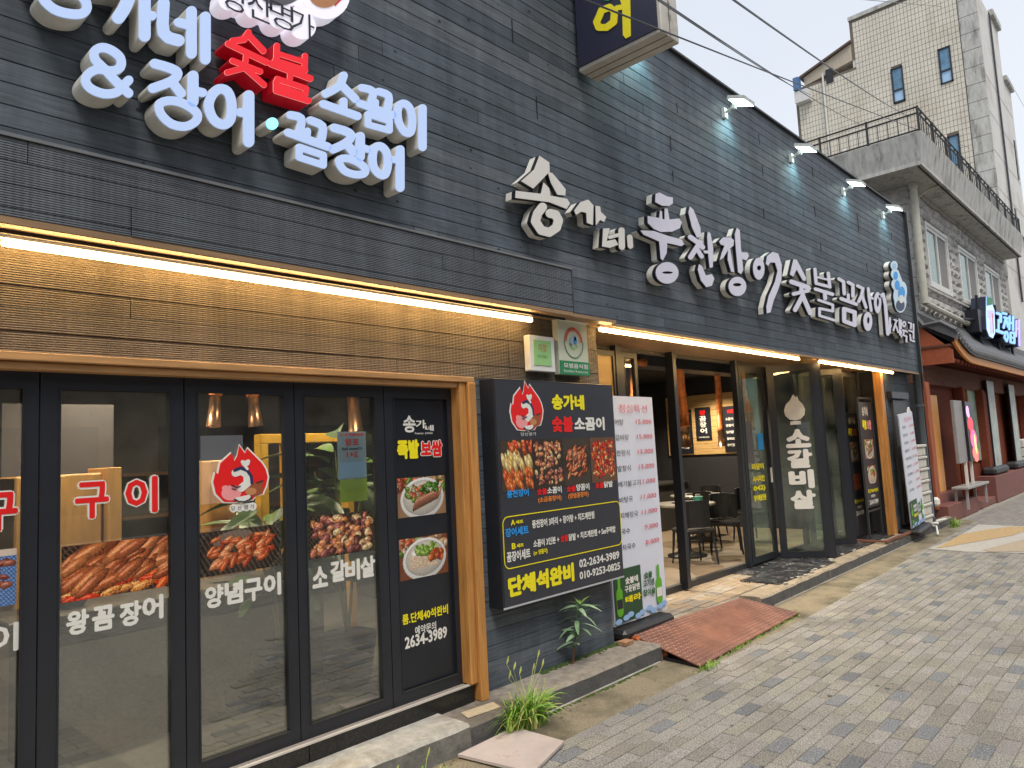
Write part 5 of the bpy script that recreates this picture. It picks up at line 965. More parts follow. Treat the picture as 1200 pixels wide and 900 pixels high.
# ================================================================ OUTSIDE OBJECTS BY THE ENTRANCE
t = T('standing_sign', 'slim dark standing sign with two plate photos outside the folding doors', 'sign', (12.3, 3.9, .14)); W0 = 12.05; W1 = 12.72; yS = 3.86
for x in (W0, W1-.03): b = MB(); b.box(x, x+.03, yS-.015, yS+.015, .15, 2.35); b.build('frame_post', FRM2, t)
b = MB(); b.box(W0+.03, W1-.03, yS-.008, yS+.008, .62, 2.27); b.build('sign_panel', SIGNB, t); b = MB(); b.box(W0+.03, W1-.03, yS-.012, yS+.012, 2.32, 2.35); b.box(W0+.03, W1-.03, yS-.012, yS+.012, .55, .58); b.build('cross_bar', FRM2, t)
for z_ in (.15,): b = MB(); b.box(W0-.35, W1+.3, yS-.35, yS-.31, z_, z_+.03); b.box(W0-.35, W1+.3, yS+.2, yS+.24, z_, z_+.03); b.box(W0-.35, W0-.31, yS-.31, yS+.2, z_, z_+.03); b.box(W1+.26, W1+.3, yS-.31, yS+.2, z_, z_+.03); b.build('base_frame', RUST, t)
d = -yS+.011; text(FACADE, '송가네', W0+.16, W0+.42, 2.05, 2.20, d, VW, t, .03); text(FACADE, '족발', W0+.12, W0+.32, 1.83, 1.99, d, VY, t, .06); text(FACADE, '보쌈', W0+.34, W0+.54, 1.83, 1.99, d, VPINK, t, .06)
photo(t, FACADE, W0+.12, W0+.56, 1.37, 1.68, d, 'plate', 31); photo(t, FACADE, W0+.14, W0+.58, .98, 1.26, d, 'noodle', 32)
text(FACADE, '룸.단체40석완비', W0+.1, W0+.58, .84, .90, d, VY, t, .03); text(FACADE, '예약문의', W0+.22, W0+.42, .76, .81, d, VW, t, .02); text(FACADE, '2634-3989', W0+.12, W0+.54, .66, .73, d, VW, t, .03)
bn2 = banner(12.98, 13.78, 3.50, .24, 2.08, 'far white price list banner before the stack of pale crates at the corner'); bn2.rotation_euler.y = -.07
cm = mat('pale_styrofoam', (.55, .53, .47), .7, var=.12, scale=10, stain=(.35, .31, .25), stain_scale=4, stain_lo=.55, stain_hi=.7)
for k in range(7):
    x = 14.0+random.uniform(-.02, .02); z = .14+k*.20; b = MB(); b.bbox(x-.24, x+.24, 3.50, 3.68, z, z+.15, .02); b.bbox(x-.26, x+.26, 3.48, 3.69, z+.15, z+.196, .012)
    b.thing('foam_crate', cm, 'pale foam crate, %s of the corner stack by the far banner' % ('bottom one', 'second from the bottom', 'third from the bottom', 'middle one', 'third from the top', 'second from the top', 'topmost')[k], 'crate', 'stacked pale foam crates')
t = T('drain_pipe', 'dark grey rain pipe at the right end of the board clad wall', 'pipe', (14.55, 3.6, 0)); dgp = mat('grey_pvc', (.07, .08, .09), .4)
b = MB(); b.tube([(14.52, 3.60, .05), (14.52, 3.60, 3.2)], .065, 12); b.build('pipe_run', dgp, t, smooth=True); b = MB(); b.tube([(14.52, 3.6, 3.2), (14.52, 3.6, 3.34)], .085, 12); b.build('pipe_head', LEDH, t)
b = MB()
for z in (.2, 1.1, 2.2): b.tube([(14.52, 3.6, z), (14.52, 3.6, z+.05)], .078, 12)
b.build('pipe_clamp', dgp, t)
b = MB(); b.tube([(14.66, 3.56, .1), (14.64, 3.56, 1.6), (14.60, 3.55, 3.0), (14.48, 3.5, 3.1), (14.46, 3.5, 2.5)], .012, 6); b.thing('wall_cable', BLK, 'thin black cable running beside the dark rain pipe', 'cable')
b = MB(); b.lathe((14.75, 3.55, .42), [(.03, 0), (.07, .04), (.07, .12), (.03, .16)], 12); b.thing('gas_meter', LEDH, 'small round grey meter low beside the dark rain pipe', 'meter')
t = T('house_number_plate', 'blue and white arrow shaped house number plate on the corner board wall', 'plate', (14.15, 3.6, 1.9)); v, tt = shape([('p', [(14.05, 1.80), (14.25, 1.80), (14.25, 2.10), (14.15, 2.2), (14.05, 2.10)])]); b = MB(); extrude(b, v, tt, lambda a, c_, dd: (a, 3.70-dd, c_), .03, 0); b.build('plate', VW, t); v, tt = shape([('e', (14.15, 2.02), .07, .09)]); b = MB(); extrude(b, v, tt, lambda a, c_, dd: (a, 3.669-dd, c_), .004, 0, back=False); b.build('blue_print', VB, t); text(FACADE, '12', 14.11, 14.19, 1.98, 2.06, -3.66, VW, t, .03)
t = T('notice_card', 'red and white notice card below the blue house number plate', 'notice', (14.15, 3.6, 1.2)); b = MB(); b.box(14.05, 14.26, 3.688, 3.70, 1.34, 1.66); b.build('card', VW, t); b = MB(); b.box(14.06, 14.25, 3.684, 3.688, 1.36, 1.5); b.build('red_print', VSAL, t)
# cable coil on the step
b = MB(); L = [(13.4+.18*k+.0, 3.55+.07*math.sin(k*1.9), .15+.02*(k % 2)) for k in range(10)]; b.tube(L, .02, 6); b.tube([(13.5, 3.6, .16), (14.0, 3.5, .17), (14.1, 3.42, .14), (13.9, 3.36, .02)], .016, 6)
b.thing('loose_hose', WHITE, 'loose off white hose lying on the kerb at the corner', 'hose')

# weeds
gm = [mat('grass_%d' % i, c, .55, var=.25, scale=30) for i, c in enumerate(((.24, .42, .05), (.15, .30, .04), (.38, .42, .10), (.42, .36, .15)))]
def clump(name, cx, cy, z, n, hgt, label, spread=.16, seeds=7):
    t = T(name, label, 'grass', (cx, cy, z)); r = random.Random(n)
    for gi, m in enumerate(gm):
        b = MB()
        for k in range(int(n*(.42, .34, .16, .08)[gi])):
            a = r.uniform(0, 6.28); h = hgt*r.uniform(.35, 1); lean = r.uniform(.25, 1.35)*h; w_ = r.uniform(.004, .012) if n > 200 else r.uniform(.003, .006); x0 = cx+r.gauss(0, .07); y0 = cy+r.gauss(0, .025); pts = []
            for i in range(6): tt = i/5; pts.append(np.array((x0+lean*.9*tt**1.6*math.cos(a), y0+lean*.55*tt**1.6*math.sin(a), z+h*(tt-.42*tt**3*(lean/h)*1.3))))
            sd_ = np.array((-math.sin(a), math.cos(a), .3)); V = []
            for i, q in enumerate(pts): ww = w_*(1-(i/5)**1.5)+.0006; V += [q-sd_*ww, q+sd_*ww]
            b.add(V, [(2*i, 2*i+1, 2*i+3, 2*i+2) for i in range(5)])
        o = b.build('grass_blades', m, t, stuff=True)
    for k in range(seeds):
        a = r.uniform(0, 6.28); q1 = (cx+.14*math.cos(a)*1.2, cy+.06*math.sin(a), z+hgt*r.uniform(.9, 1.25)); b = MB(); b.tube([(cx, cy, z), (cx+.05*math.cos(a), cy, z+hgt*.6), q1], .0018, 4); b.tube([q1, (q1[0]+.012, q1[1], q1[2]+.02), (q1[0]+.02, q1[1], q1[2]+.045)], [.003, .007, .002], 6); b.build('seed_head', gm[2], t)
clump('grass_clump', 3.52, 3.30, .0, 300, .34, 'bright green grass clump growing at the foot of the step below the pine post')
clump('weed_tuft', 2.62, 3.25, .0, 60, .09, 'small yellowing weed tuft in the gutter at the bottom edge', seeds=2)
clump('weed_tuft', 5.28, 2.97, .0, 70, .07, 'tiny green weed at the near lower corner of the steel ramp', seeds=0)
clump('weed_tuft', 15.3, 3.42, .0, 160, .25, 'green weed at the corner before the brown porch steps', seeds=0)
t = T('weed_plant', 'tall narrow leafed weed growing on the step against the dark boards', 'plant', (4.42, 3.60, .132))
b = MB(); stem = [(4.42, 3.63, .13), (4.425, 3.61, .25), (4.44, 3.59, .38), (4.45, 3.58, .50), (4.47, 3.57, .57)]; b.tube(stem[:2], [.008, .007], 6); b.build('woody_stem', mat('reddish_stem', (.22, .09, .05), .6), t); b = MB(); b.tube(stem[1:], [.007, .006, .005, .003], 6); b.build('stem', LEAF[1], t)
wl = [leaf_mesh(.19, .042, mat('willow_leaf_%d' % i, c, .4, var=.25, scale=30), .55) for i, c in enumerate(((.20, .32, .17), (.28, .40, .24), (.14, .25, .12)))]
wt = leaf_mesh(.12, .022, mat('young_leaf', (.25, .42, .08), .4), .3)
for k in range(26):
    tt = .25+.72*k/25; i = min(3, int(tt*4)); f_ = tt*4-i; q = [stem[i][j]*(1-f_)+stem[i+1][j]*f_ for j in range(3)]; leaf(random.choice(wl), t, q, k*2.4, random.uniform(.1, .8), random.uniform(.75, 1.1)*(1-.2*tt), random.uniform(-.3, .3))
for k in range(7): leaf(wt, t, (4.47, 3.57, .565), k*.9, random.uniform(.4, 1.2), random.uniform(.5, 1))
# moss along the wall foot, joint weeds
MOSS = mat('moss', (.05, .09, .015), .95, var=.5, scale=60)
b = MB()
for k in range(260): x = random.uniform(4.1, 5.1); b.blob((x, 3.69-abs(random.gauss(0, .022)), .134), (random.uniform(.006, .02), .012, .008), 6, .3)
for k in range(150): x = random.uniform(3.6, 5.1); b.blob((x, 3.37+random.uniform(-.04, .0)-.01, .003), (random.uniform(.006, .02), .014, .004), 6, .3)
struct(b, 'moss', MOSS, True)
b = MB()
for k in range(220):
    tt = random.random(); x = 5.3+2.05*tt; y0 = 3.0+.08*tt; a = random.uniform(0, 6.28); q = np.array((x, y0+random.gauss(0, .012), 0)); h = random.uniform(.01, .03); b.add([q, q+(.012*math.cos(a), .012*math.sin(a), h), q+(.02*math.cos(a+.6), .02*math.sin(a+.6), h*.7)], [(0, 1, 2)])
struct(b, 'ground_cover', gm[0], True)

# ================================================================ NEIGHBOURS ON THE RIGHT
STN = [mat('rough_stone_%d' % i, c, .9, var=.3, scale=6, bump=.8, bscale=22, stain=(.12, .115, .11), stain_scale=5, stain_lo=.56, stain_hi=.68, stain_amt=.6) for i, c in enumerate(((.46, .445, .425), (.40, .39, .375), (.50, .485, .455)))]
SMORT = mat('stone_mortar', (.30, .29, .275), .9)
CGREY = mat('weathered_slab_concrete', (.46, .45, .42), .85, var=.2, scale=5, bump=.3, stain=(.16, .155, .14), stain_scale=1.8, stain_lo=.5, stain_hi=.66, stretch=(2.5, 2.5, .6))
sb_ = T('stone_building', 'grey rough stone building with white framed upper windows and a railed balcony roof', 'building', (22, 4, 0))
SX, EX, SYW, TOPZ = 16.95, 27.3, 4.0, 7.0
b = MB(); b.box(SX+.05, EX, SYW+.05, 12, 0, TOPZ); b.build('wall_core', SMORT, sb_)
wins = [(17.95, 19.75, 5.0, 6.32), (21.0, 22.9, 5.0, 6.32), (24.1, 26.1, 5.0, 6.32)]
r = random.Random(5); z = 3.9; nb = 0; stv = {}
while z < 6.95:
    h = .20; x = SX; 
    while x < EX:
        L = r.choice((.35, .45, .55, .65)); xe = min(x+L, EX); segs = [(x, xe)]
        for (a, b0, c0, d0_) in wins:
            ns_ = []
            for (p_, q_) in segs:
                if z+h > c0-.08 and z < d0_+.08:
                    if q_ <= a-.08 or p_ >= b0+.08: ns_.append((p_, q_))
                    else:
                        if p_ < a-.08: ns_.append((p_, a-.08))
                        if q_ > b0+.08: ns_.append((b0+.08, q_))
                else: ns_.append((p_, q_))
            segs = ns_
        for p_, q_ in segs:
            if q_-p_ < .06: continue
            b = MB(); w_ = q_-p_-.012; dd = r.uniform(.03, .07); c = lambda: r.uniform(-.012, .012)
            b.add([(-w_/2, .06, 0), (w_/2, .06, 0), (w_/2, .06, h-.012), (-w_/2, .06, h-.012), (-w_/2, 0, 0), (w_/2, 0, 0), (w_/2, 0, h-.012), (-w_/2, 0, h-.012), (-w_/4+c(), -dd, .06+c()), (w_/4+c(), -dd+c(), .05+c()), (w_/4+c(), -dd, h-.06+c()), (-w_/4+c(), -dd+c(), h-.06+c())],
                  [(0, 1, 5, 4), (1, 2, 6, 5), (2, 3, 7, 6), (3, 0, 4, 7), (4, 5, 9, 8), (5, 6, 10, 9), (6, 7, 11, 10), (7, 4, 8, 11), (8, 9, 10, 11)])
            if nb < 295: shared(b.mesh('stone_block', r.choice(STN)), 'stone_block', sb_, ((p_+q_)/2, SYW+.0, z)); nb += 1
            else:
                if 'rb' not in globals(): rb = MB()
                rb.add([(v_[0]+(p_+q_)/2, v_[1]+SYW, v_[2]+z) for v_ in b.v], b.f)
        x = xe
    z += h
if 'rb' in globals(): rb.build('stone_blocks', STN[1], sb_, stuff=True)
z = 4.2
while z < 6.95:                                # side wall towards the dark shop: larger pale blocks
    y_ = SYW
    while y_ < 5.6: L = r.uniform(.4, .6); b = MB(); b.bbox(SX-.02, SX+.06, y_+.006, y_+L-.006, z, z+.39, .015); b.build('side_block', STN[2], sb_); y_ += L
    z += .4
WGL = glass_mat('pale_window_glass', (.8, .88, .86), 1.6, .02, .12); WFR = mat('white_window_frame', (.62, .61, .58), .5, var=.08)
for i, (x0, x1, z0, z1) in enumerate(wins):
    b = MB(); e = .07
    for a in ((x0-.08, x1+.08, z0-.08, z0), (x0-.08, x1+.08, z1, z1+.08), (x0-.08, x0, z0, z1), (x1, x1+.08, z0, z1)): b.box(a[0], a[1], SYW-.05, SYW+.06, a[2], a[3])
    fr_o = b.build('window', WFR, sb_); m_ = (x0+x1)/2
    b = MB()
    for a in ((x0, x0+e, z0, z1), (x1-e, x1, z0, z1), (x0+e, x1-e, z0, z0+e), (x0+e, x1-e, z1-e, z1), (m_-.05, m_+.05, z0+e, z1-e)): b.box(a[0], a[1], SYW-.03, SYW+.02, a[2], a[3])
    b.build('sash', WFR, fr_o); b = MB(); b.box(x0+e, m_-.05, SYW-.005, SYW, z0+e, z1-e); b.build('pane', WGL, fr_o); b = MB(); b.box(m_+.05, x1-e, SYW-.005, SYW, z0+e, z1-e); b.build('insect_screen', mat('grey_mesh_%d' % i, (.22, .21, .20), .8), fr_o)
    b = MB(); b.box(x0, m_, SYW+.03, SYW+.035, z0, z1); b.build('curtain', mat('green_curtain_%d' % i, (.22, .38, .30), .8), fr_o)
b = MB(); b.bbox(SX, EX, SYW-.09, SYW+.05, 4.80, 4.86, .01); b.bbox(SX, EX, SYW-.07, SYW+.05, 6.90, 6.98, .01); b.build('string_course', CGREY, sb_)
b = MB(); b.slab([(15.78, 3.45), (27.1, 3.45), (27.1, 7.5), (15.78, 7.5)], 6.98, 7.05); b.add([(15.8, 3.47, 7.05), (27.08, 3.47, 7.05), (27.08, 3.36, 7.62), (15.7, 3.36, 7.62), (27.08, 3.50, 7.62), (15.84, 3.50, 7.62), (15.84, 3.60, 7.05), (27.08, 3.60, 7.05)], [(0, 1, 2, 3), (3, 2, 4, 5), (5, 4, 7, 6)])
b.add([(15.8, 3.47, 7.05), (15.7, 3.36, 7.62), (15.7, 7.5, 7.62), (15.8, 7.5, 7.05), (15.84, 3.5, 7.62), (15.84, 7.5, 7.62), (15.84, 7.5, 7.05), (15.84, 3.5, 7.05)], [(0, 1, 2, 3), (1, 4, 5, 2), (4, 5, 6, 7)]); b.box(26.95, 27.08, 3.5, 7.5, 7.05, 7.62)
b.build('balcony_slab', CGREY, sb_)
b = MB(); b.box(15.85, 27.0, 3.50, 3.53, 6.955, 6.985); b.build('drip_edge', mat('black_drip_edge', (.04, .04, .035), .9), sb_)  # near-black strip below the front edge of the slab
rl = T('balcony_railing', 'black scrollwork iron railing round the balcony roof of the stone building', 'railing', (21, 3.5, 7.62)); IR = mat('black_iron', (.02, .02, .022), .5)
b = MB()
for z_ in (7.68, 8.02, 8.14): b.tube([(15.78, 3.42, z_), (27.0, 3.42, z_)], .018, 6); b.tube([(15.78, 3.42, z_), (15.78, 7.4, z_)], .018, 6)
b.build('rail', IR, rl)
for i in range(11): b = MB(); x = 15.78+i*1.12; b.tube([(x, 3.42, 7.6), (x, 3.42, 8.16)], .025, 6); b.build('post', IR, rl)
for i in range(1, 5): b = MB(); y_ = 3.42+i*.95; b.tube([(15.78, y_, 7.6), (15.78, y_, 8.16)], .025, 6); b.build('post', IR, rl)
for i in range(58): b = MB(); x = 15.98+i*.19; b.tube([(x, 3.42, 7.66), (x, 3.42, 8.02)], .009, 5); b.build('baluster', IR, rl)
for i in range(20): b = MB(); y_ = 3.6+i*.19; b.tube([(15.78, y_, 7.66), (15.78, y_, 8.02)], .009, 5); b.build('baluster', IR, rl)
for i in range(28):
    b = MB(); x = 16.0+i*.4; b.tube([(x+.07*math.cos(t_*.7)*(1-t_/14), 3.42, 8.08+.05*math.sin(t_*.7)*(1-t_/14)) for t_ in range(12)], .008, 4); b.build('scroll', IR, rl)
b = MB(); b.tube([(16.85, 3.88, 4.4), (16.85, 3.88, 6.95)], .075, 12); b.tube([(16.85, 3.88, 4.42), (17.6, 3.86, 4.38), (22.0, 3.86, 4.30)], .06, 8); b.tube([(16.85, 3.88, 6.85), (16.85, 3.88, 7.0)], .095, 12); b.thing('down_pipe', mat('cream_pvc', (.48, .46, .38), .5), 'cream drain pipe running down the near corner of the stone building', 'pipe')
b = MB(); b.tube([(17.5, 3.46, 7.0), (17.3, 3.7, 6.9), (17.05, 3.85, 6.7), (17.05, 3.9, 6.2), (17.15, 3.9, 6.1), (17.3, 3.9, 6.15)], .022, 6); b.thing('loose_hose', mat('yellowed_hose', (.42, .38, .26), .6), 'yellowed loose hose hanging from the balcony slab over the first window', 'hose')

# tall tiled tower
TX, TY = 28.0, 4.0
tw = T('tiled_tower', 'tall cream tiled tower building with narrow blue windows behind the stone building', 'building', (32, 6, 0)); TC = mat('beige_render', (.60, .58, .54), .8, var=.08, scale=3, stain=(.40, .36, .31), stain_scale=.7, stain_lo=.5, stain_hi=.7)
b = MB(); b.slab([(TX, TY), (31.8, TY), (31.8, 8.0), (TX+.0, 8.0)], 0, 16.5); b.slab([(TX, 8.01), (31.8, 8.01), (31.8, 10.0), (TX+.0, 10.0)], 0, 15.3); b.slab([(TX, 10.01), (31.8, 10.01), (31.8, 12.0), (TX+.0, 12.0)], 0, 12.6); b.slab([(31.81, TY), (33.3, TY+.0), (33.3, 11), (31.81, 11)], 0, 14.6); b.build('wall_core', TC, tw)
TIL = [mat('cream_tile', (.62, .575, .485), .45, var=.10, scale=1.2, stain=(.44, .37, .27), stain_scale=.9, stain_lo=.52, stain_hi=.72, stretch=(1, 1, .5))]; GRO = mat('dark_grout', (.16, .13, .10), .9)
b = MB(); b.box(TX-.02, TX, 4.55, 10.18, 3, 15.3); b.box(TX-.02, TX, 4.55, 8.0, 15.6, 17.1); b.build('grout_bed', GRO, tw)
tb = MB(); tw_ = .205; th = .145; twins = [(6.38, 6.77, 13.44, 14.72), (4.88, 5.26, 13.55, 14.82), (4.90, 5.25, 10.2, 11.7)]
tw_, th = .115, .20
for j in range(int((17.1-7)/th)):
    z0 = 7+j*th
    for i in range(int(5.6/tw_)):
        y0 = 4.56+i*tw_
        if z0+th > 15.3 and y0+tw_ > 8.0: continue
        if any(y0+tw_*.6 > a and y0+tw_*.4 < b0 and z0+th*.6 > c0 and z0+th*.4 < d0_ for a, b0, c0, d0_ in twins): continue
        x = TX-.035+random.uniform(-.002, .002); e = .008; tb.add([(x, y0+e, z0+e), (x, y0+tw_-e, z0+e), (x, y0+tw_-e, z0+th-e), (x, y0+e, z0+th-e), (TX-.018, y0+e-.004, z0+e-.004), (TX-.018, y0+tw_-e+.004, z0+e-.004), (TX-.018, y0+tw_-e+.004, z0+th-e+.004), (TX-.018, y0+e-.004, z0+th-e+.004)], [(0, 1, 2, 3), (0, 4, 5, 1), (1, 5, 6, 2), (2, 6, 7, 3), (3, 7, 4, 0)])
tb.build('wall_tiles', TIL, tw, stuff=True)
GB = mat('blue_window_pane', (.10, .24, .38), .15, var=.5, scale=2, spec=.8)
for y0, y1, z0, z1 in twins:
    b = MB()
    for a in ((y0, y0+.05, z0, z1), (y1-.05, y1, z0, z1), (y0, y1, z0-.001, z0+.05), (y0, y1, z1-.05, z1+.001), (y0+.05, y1-.05, z0+.42, z0+.48)): b.box(TX-.07, TX-.01, a[0], a[1], a[2], a[3])
    o = b.build('window', FRM, tw); b = MB(); b.box(TX-.03, TX-.022, y0+.05, y1-.05, z0+.48, z1-.05); b.build('pane', GB, o); b = MB(); b.box(TX-.034, TX-.024, y0+.05, y1-.05, z0+.05, z0+.42); b.build('pane', p('light_blue_pane', (140, 185, 205), rough=.2) if False else VLB, o)
for k in range(17): b = MB(); b.bbox(TX-.06, TX, TY-.02, 4.54, 6.6+k*.6, 7.19+k*.6, .012); b.build('quoin_panel', mat('grey_quoin_%d' % (k % 3), (.33, .325, .31), .85, var=.15, scale=3), tw) if False else b.build('quoin_panel', CGREY, tw)
b = MB(); b.box(TX-.08, 28.6, 4.4, 8.02, 17.1, 17.25); b.build('parapet_cap', CGREY, tw)
b = MB(); b.add([(TX-.03, 8.0, 15.6), (TX-.03, 9.8, 15.3), (TX-.03, 9.8, 15.65), (TX-.03, 8.0, 16.25), (TX+1, 8.0, 15.6), (TX+1, 9.8, 15.3), (TX+1, 9.8, 15.65), (TX+1, 8.0, 16.25)], [(0, 1, 2, 3), (4, 5, 6, 7), (0, 1, 5, 4), (1, 2, 6, 5), (2, 3, 7, 6)]); b.build('sheet_cladding', mat('beige_sheet', (.45, .38, .29), .6, var=.15, scale=2, stretch=(1, 14, 1)), tw)
b = MB(); b.add([(TX-.15, 7.98, 16.26), (TX-.15, 9.95, 15.62), (TX+1, 9.95, 15.62), (TX+1, 7.98, 16.26), (TX-.15, 7.98, 16.34), (TX-.15, 9.95, 15.70), (TX+1, 9.95, 15.70), (TX+1, 7.98, 16.34)], [(0, 1, 2, 3), (4, 5, 6, 7), (0, 1, 5, 4), (1, 2, 6, 5), (2, 3, 7, 6), (3, 0, 4, 7)]); b.build('lean_to_roof', p('brown_metal', (90, 70, 62)), tw)
b = MB(); b.box(TX-.06, TX-.03, 8.72, 8.98, 15.05, 15.6); b.build('vent_opening', BLK, tw)
b = MB(); b.box(TX-.35, TX+.2, 9.55, 10.1, 14.6, 15.05); b.build('chimney_cap', WFR, tw); b = MB(); b.box(TX-.4, TX-.1, 9.9, 10.1, 15.1, 15.6); b.build('gutter_end', p('blue_tarp', (75, 115, 160)), tw)
b = MB(); b.tube([(TX-.1, 9.08, 7), (TX-.1, 9.08, 15.5)], .035, 6); b.build('wall_pipe', WFR, tw); b = MB(); b.tube([(TX-.15, 8.55, 7), (TX-.15, 8.55, 12.3)], .09, 8); b.build('wall_pipe', WFR, tw)
b = MB(); 
for i in range(3): b.tube([(29.9+i*.09, TY-.05, 6), (29.9+i*.09, TY-.05, 16.4)], .02, 5)
b.build('cable_run', BLK, tw, stuff=True)
for i, (x, z) in enumerate(((32.6, 11.0), (32.2, 7.2), (30.9, 8.0))): b = MB(); b.box(x, x+.22, TY-.03, TY+.02, z, z+1.5); b.build('slit_window', FRM, tw)
for k, z in enumerate((7.0, 8.3, 9.6, 10.9, 12.2, 13.5)): b = MB(); b.box(28.1, 33.2, TY-.006, TY+.001, z, z+.03); b.build('render_joint', CGREY, tw)
b = MB(); b.bbox(30.4, 31.9, TY-.12, TY+.3, 16.5, 16.75, .02); b.build('roof_lip', CGREY, tw); b = MB(); b.bbox(31.91, 33.4, TY-.12, TY+.3, 14.6, 14.8, .02); b.build('roof_lip', CGREY, tw)
b = MB(); b.slab([(34.5, 3.3), (60, 3.3), (60, 12), (34.5, 12)], 0, 7.0); b.thing('low_building', TC, 'plain beige low building past the far end of the porch', 'building')

# tiled roof porch of the traditional restaurant
hk = T('tiled_roof_porch', 'traditional restaurant porch with grey tiled roof, orange eave edge and brown timber posts', 'porch', (21, 3.8, 0))
RT = mat('grey_roof_tile', (.115, .115, .12), .6, var=.25, scale=6); BRW = mat('red_brown_timber', (.19, .05, .028), .85, spec=.15, var=.25, scale=3, stretch=(2, 2, 10)); BRB = mat('brown_timber_beam', (.16, .07, .048), .85, spec=.15, var=.25, scale=3, stretch=(1, 8, 8)); ORE = mat('orange_eave', (.72, .28, .04), .5, var=.1)
ez, ey, bz, by = 3.30, 3.20, 4.22, 3.98; HX0, HX1 = 16.0, 29.5
nx = lambda x: 3.30+.34*max(0, (17.6-x)/1.6)**2   # the eave turns up at its near corner
tl_ = MB(); pitch = .20; n = int((HX1-HX0)/pitch)
for i in range(n):
    x = HX0+i*pitch; dz = nx(x)-3.30; ys = ey
    pts = [(x, ys, nx(x)+.03), (x, ys+.25, nx(x)+.22), (x, ys+.55, nx(x)*.2+.8*3.62+.15+.06), (x, by, bz)]; tl_.tube(pts, .055, 6)
    tl_.lathe((x, ys-.01, nx(x)-.01), [(.05, 0), (.05, .03)], 8)
tl_.build('cover_tiles', RT, hk, stuff=True)
b = MB()
xs_ = [HX0+i*(HX1-HX0)/40 for i in range(41)]
for a, c in zip(xs_, xs_[1:]): b.add([(a, ey, nx(a)), (c, ey, nx(c)), (c, by, bz-.06), (a, by, bz-.06), (a, ey, nx(a)-.05), (c, ey, nx(c)-.05), (c, by, bz-.12), (a, by, bz-.12)], [(0, 1, 2, 3), (4, 5, 6, 7), (0, 1, 5, 4)])
b.build('roof_bed', RT, hk)
b = MB()
for a, c in zip(xs_, xs_[1:]): b.add([(a, ey+.04, nx(a)-.05), (c, ey+.04, nx(c)-.05), (c, ey+.05, nx(c)-.19), (a, ey+.05, nx(a)-.19), (a, ey+.10, nx(a)-.19), (c, ey+.10, nx(c)-.19)], [(0, 1, 2, 3), (3, 2, 5, 4)])
b.build('eave_board', ORE, hk)
b = MB(); b.add([(15.98, ey, nx(16)+.02), (15.98, by, bz), (15.98, by, bz-.25), (15.98, ey, nx(16)-.15), (16.08, ey, nx(16)+.02), (16.08, by, bz), (16.08, by, bz-.25), (16.08, ey, nx(16)-.15)], [(0, 1, 2, 3), (4, 5, 6, 7), (0, 1, 5, 4), (2, 3, 7, 6), (0, 3, 7, 4)]); b.build('barge_board', RT, hk)
b = MB(); b.add([(16.02, ey+.1, 3.3), (16.02, by, 3.98), (16.02, by, 3.05), (16.02, ey+.1, 3.05), (16.06, ey+.1, 3.3), (16.06, by, 3.98), (16.06, by, 3.05), (16.06, ey+.1, 3.05)], [(0, 1, 2, 3), (4, 5, 6, 7), (2, 3, 7, 6), (0, 3, 7, 4)]); b.build('gable_board', mat('orange_brown_gable', (.36, .09, .035), .55, var=.2), hk)
for i in range(44): b = MB(); x = HX0+.25+i*.30; b.tube([(x, ey+.12, 3.09), (x, by, 3.40)], .045, 8); b.build('rafter', BRW, hk)
b = MB(); b.box(HX0, HX1, ey+.12, by, 3.38, 3.42); b.build('soffit', BRB, hk)
b = MB(); b.bbox(15.75, HX1, 3.86, 4.05, 2.70, 3.12, .01); b.build('beam', BRB, hk)
for x0, w_ in ((15.85, .26), (18.9, .2), (21.0, .22), (25.1, .22), (27.0, .2)): b = MB(); b.bbox(x0, x0+w_, 3.78, 3.98, .25, 2.72, .01); b.build('post', mat('orange_brown_post', (.33, .09, .04), .8, var=.25, scale=2, stretch=(5, 5, 1)) if x0 < 16 else BRW, hk)
b = MB(); b.box(16.1, HX1, 3.99, 4.03, .3, 3.4); b.build('back_wall', BRW, hk); b = MB(); b.bbox(16.6, 17.3, 3.94, 3.988, .5, 2.5, .01); b.build('lit_door', mat('amber_door', (.5, .22, .05), .5, emit=(.9, .4, .08), es=.10), hk)
PBK = mat('brick_red_cladding', (.20, .075, .06), .7, var=.15, scale=5)
for (x0, x1, y0, z1) in ((15.9, 18.4, 3.62, .32), (15.95, 18.2, 3.85, .52), (18.41, 20.5, 3.66, .16), (20.51, 33, 3.62, .62)): b = MB(); b.bbox(x0, x1, y0, 4.5, 0, z1, .01); b.build('step_platform', PBK, hk)
t = T('led_screen_sign', 'upright grey sign with a glowing red and pink screen on a steel bench', 'sign', (17.7, 3.6, .5))
b = MB(); b.bbox(16.85, 17.55, 3.55, 3.62, 1.08, 2.36, .01); b.build('housing', mat('grey_screen_housing', (.30, .28, .27), .5), t)
b = MB(); b.box(17.56, 18.35, 3.50, 3.55, 1.1, 2.34); b.build('screen_body', BLK, t)
for (x0, x1, z0, z1, c) in ((17.6, 17.85, 2.02, 2.25, (.95, .35, .75)), (17.62, 18.1, 1.72, 2.02, (.9, .03, .05)), (17.75, 18.3, 1.35, 1.75, (.95, .1, .25)), (17.8, 18.32, 1.12, 1.4, (.95, .15, .12)), (18.05, 18.2, 1.3, 1.65, (1, .65, .15))):
    b = MB(); v, tt = shape([('e', ((x0+x1)/2, (z0+z1)/2), (x1-x0)/2, (z1-z0)/2), ('e', ((x0+x1)/2+.05, z0+.04), (x1-x0)/3, (z1-z0)/3)]); extrude(b, v, tt, lambda a, c_, dd: (a, 3.498-dd, c_), .002+.001*x0/20, 0, back=False); b.build('glowing_picture', mat('screen_glow', c, .4, emit=c, es=.8), t)
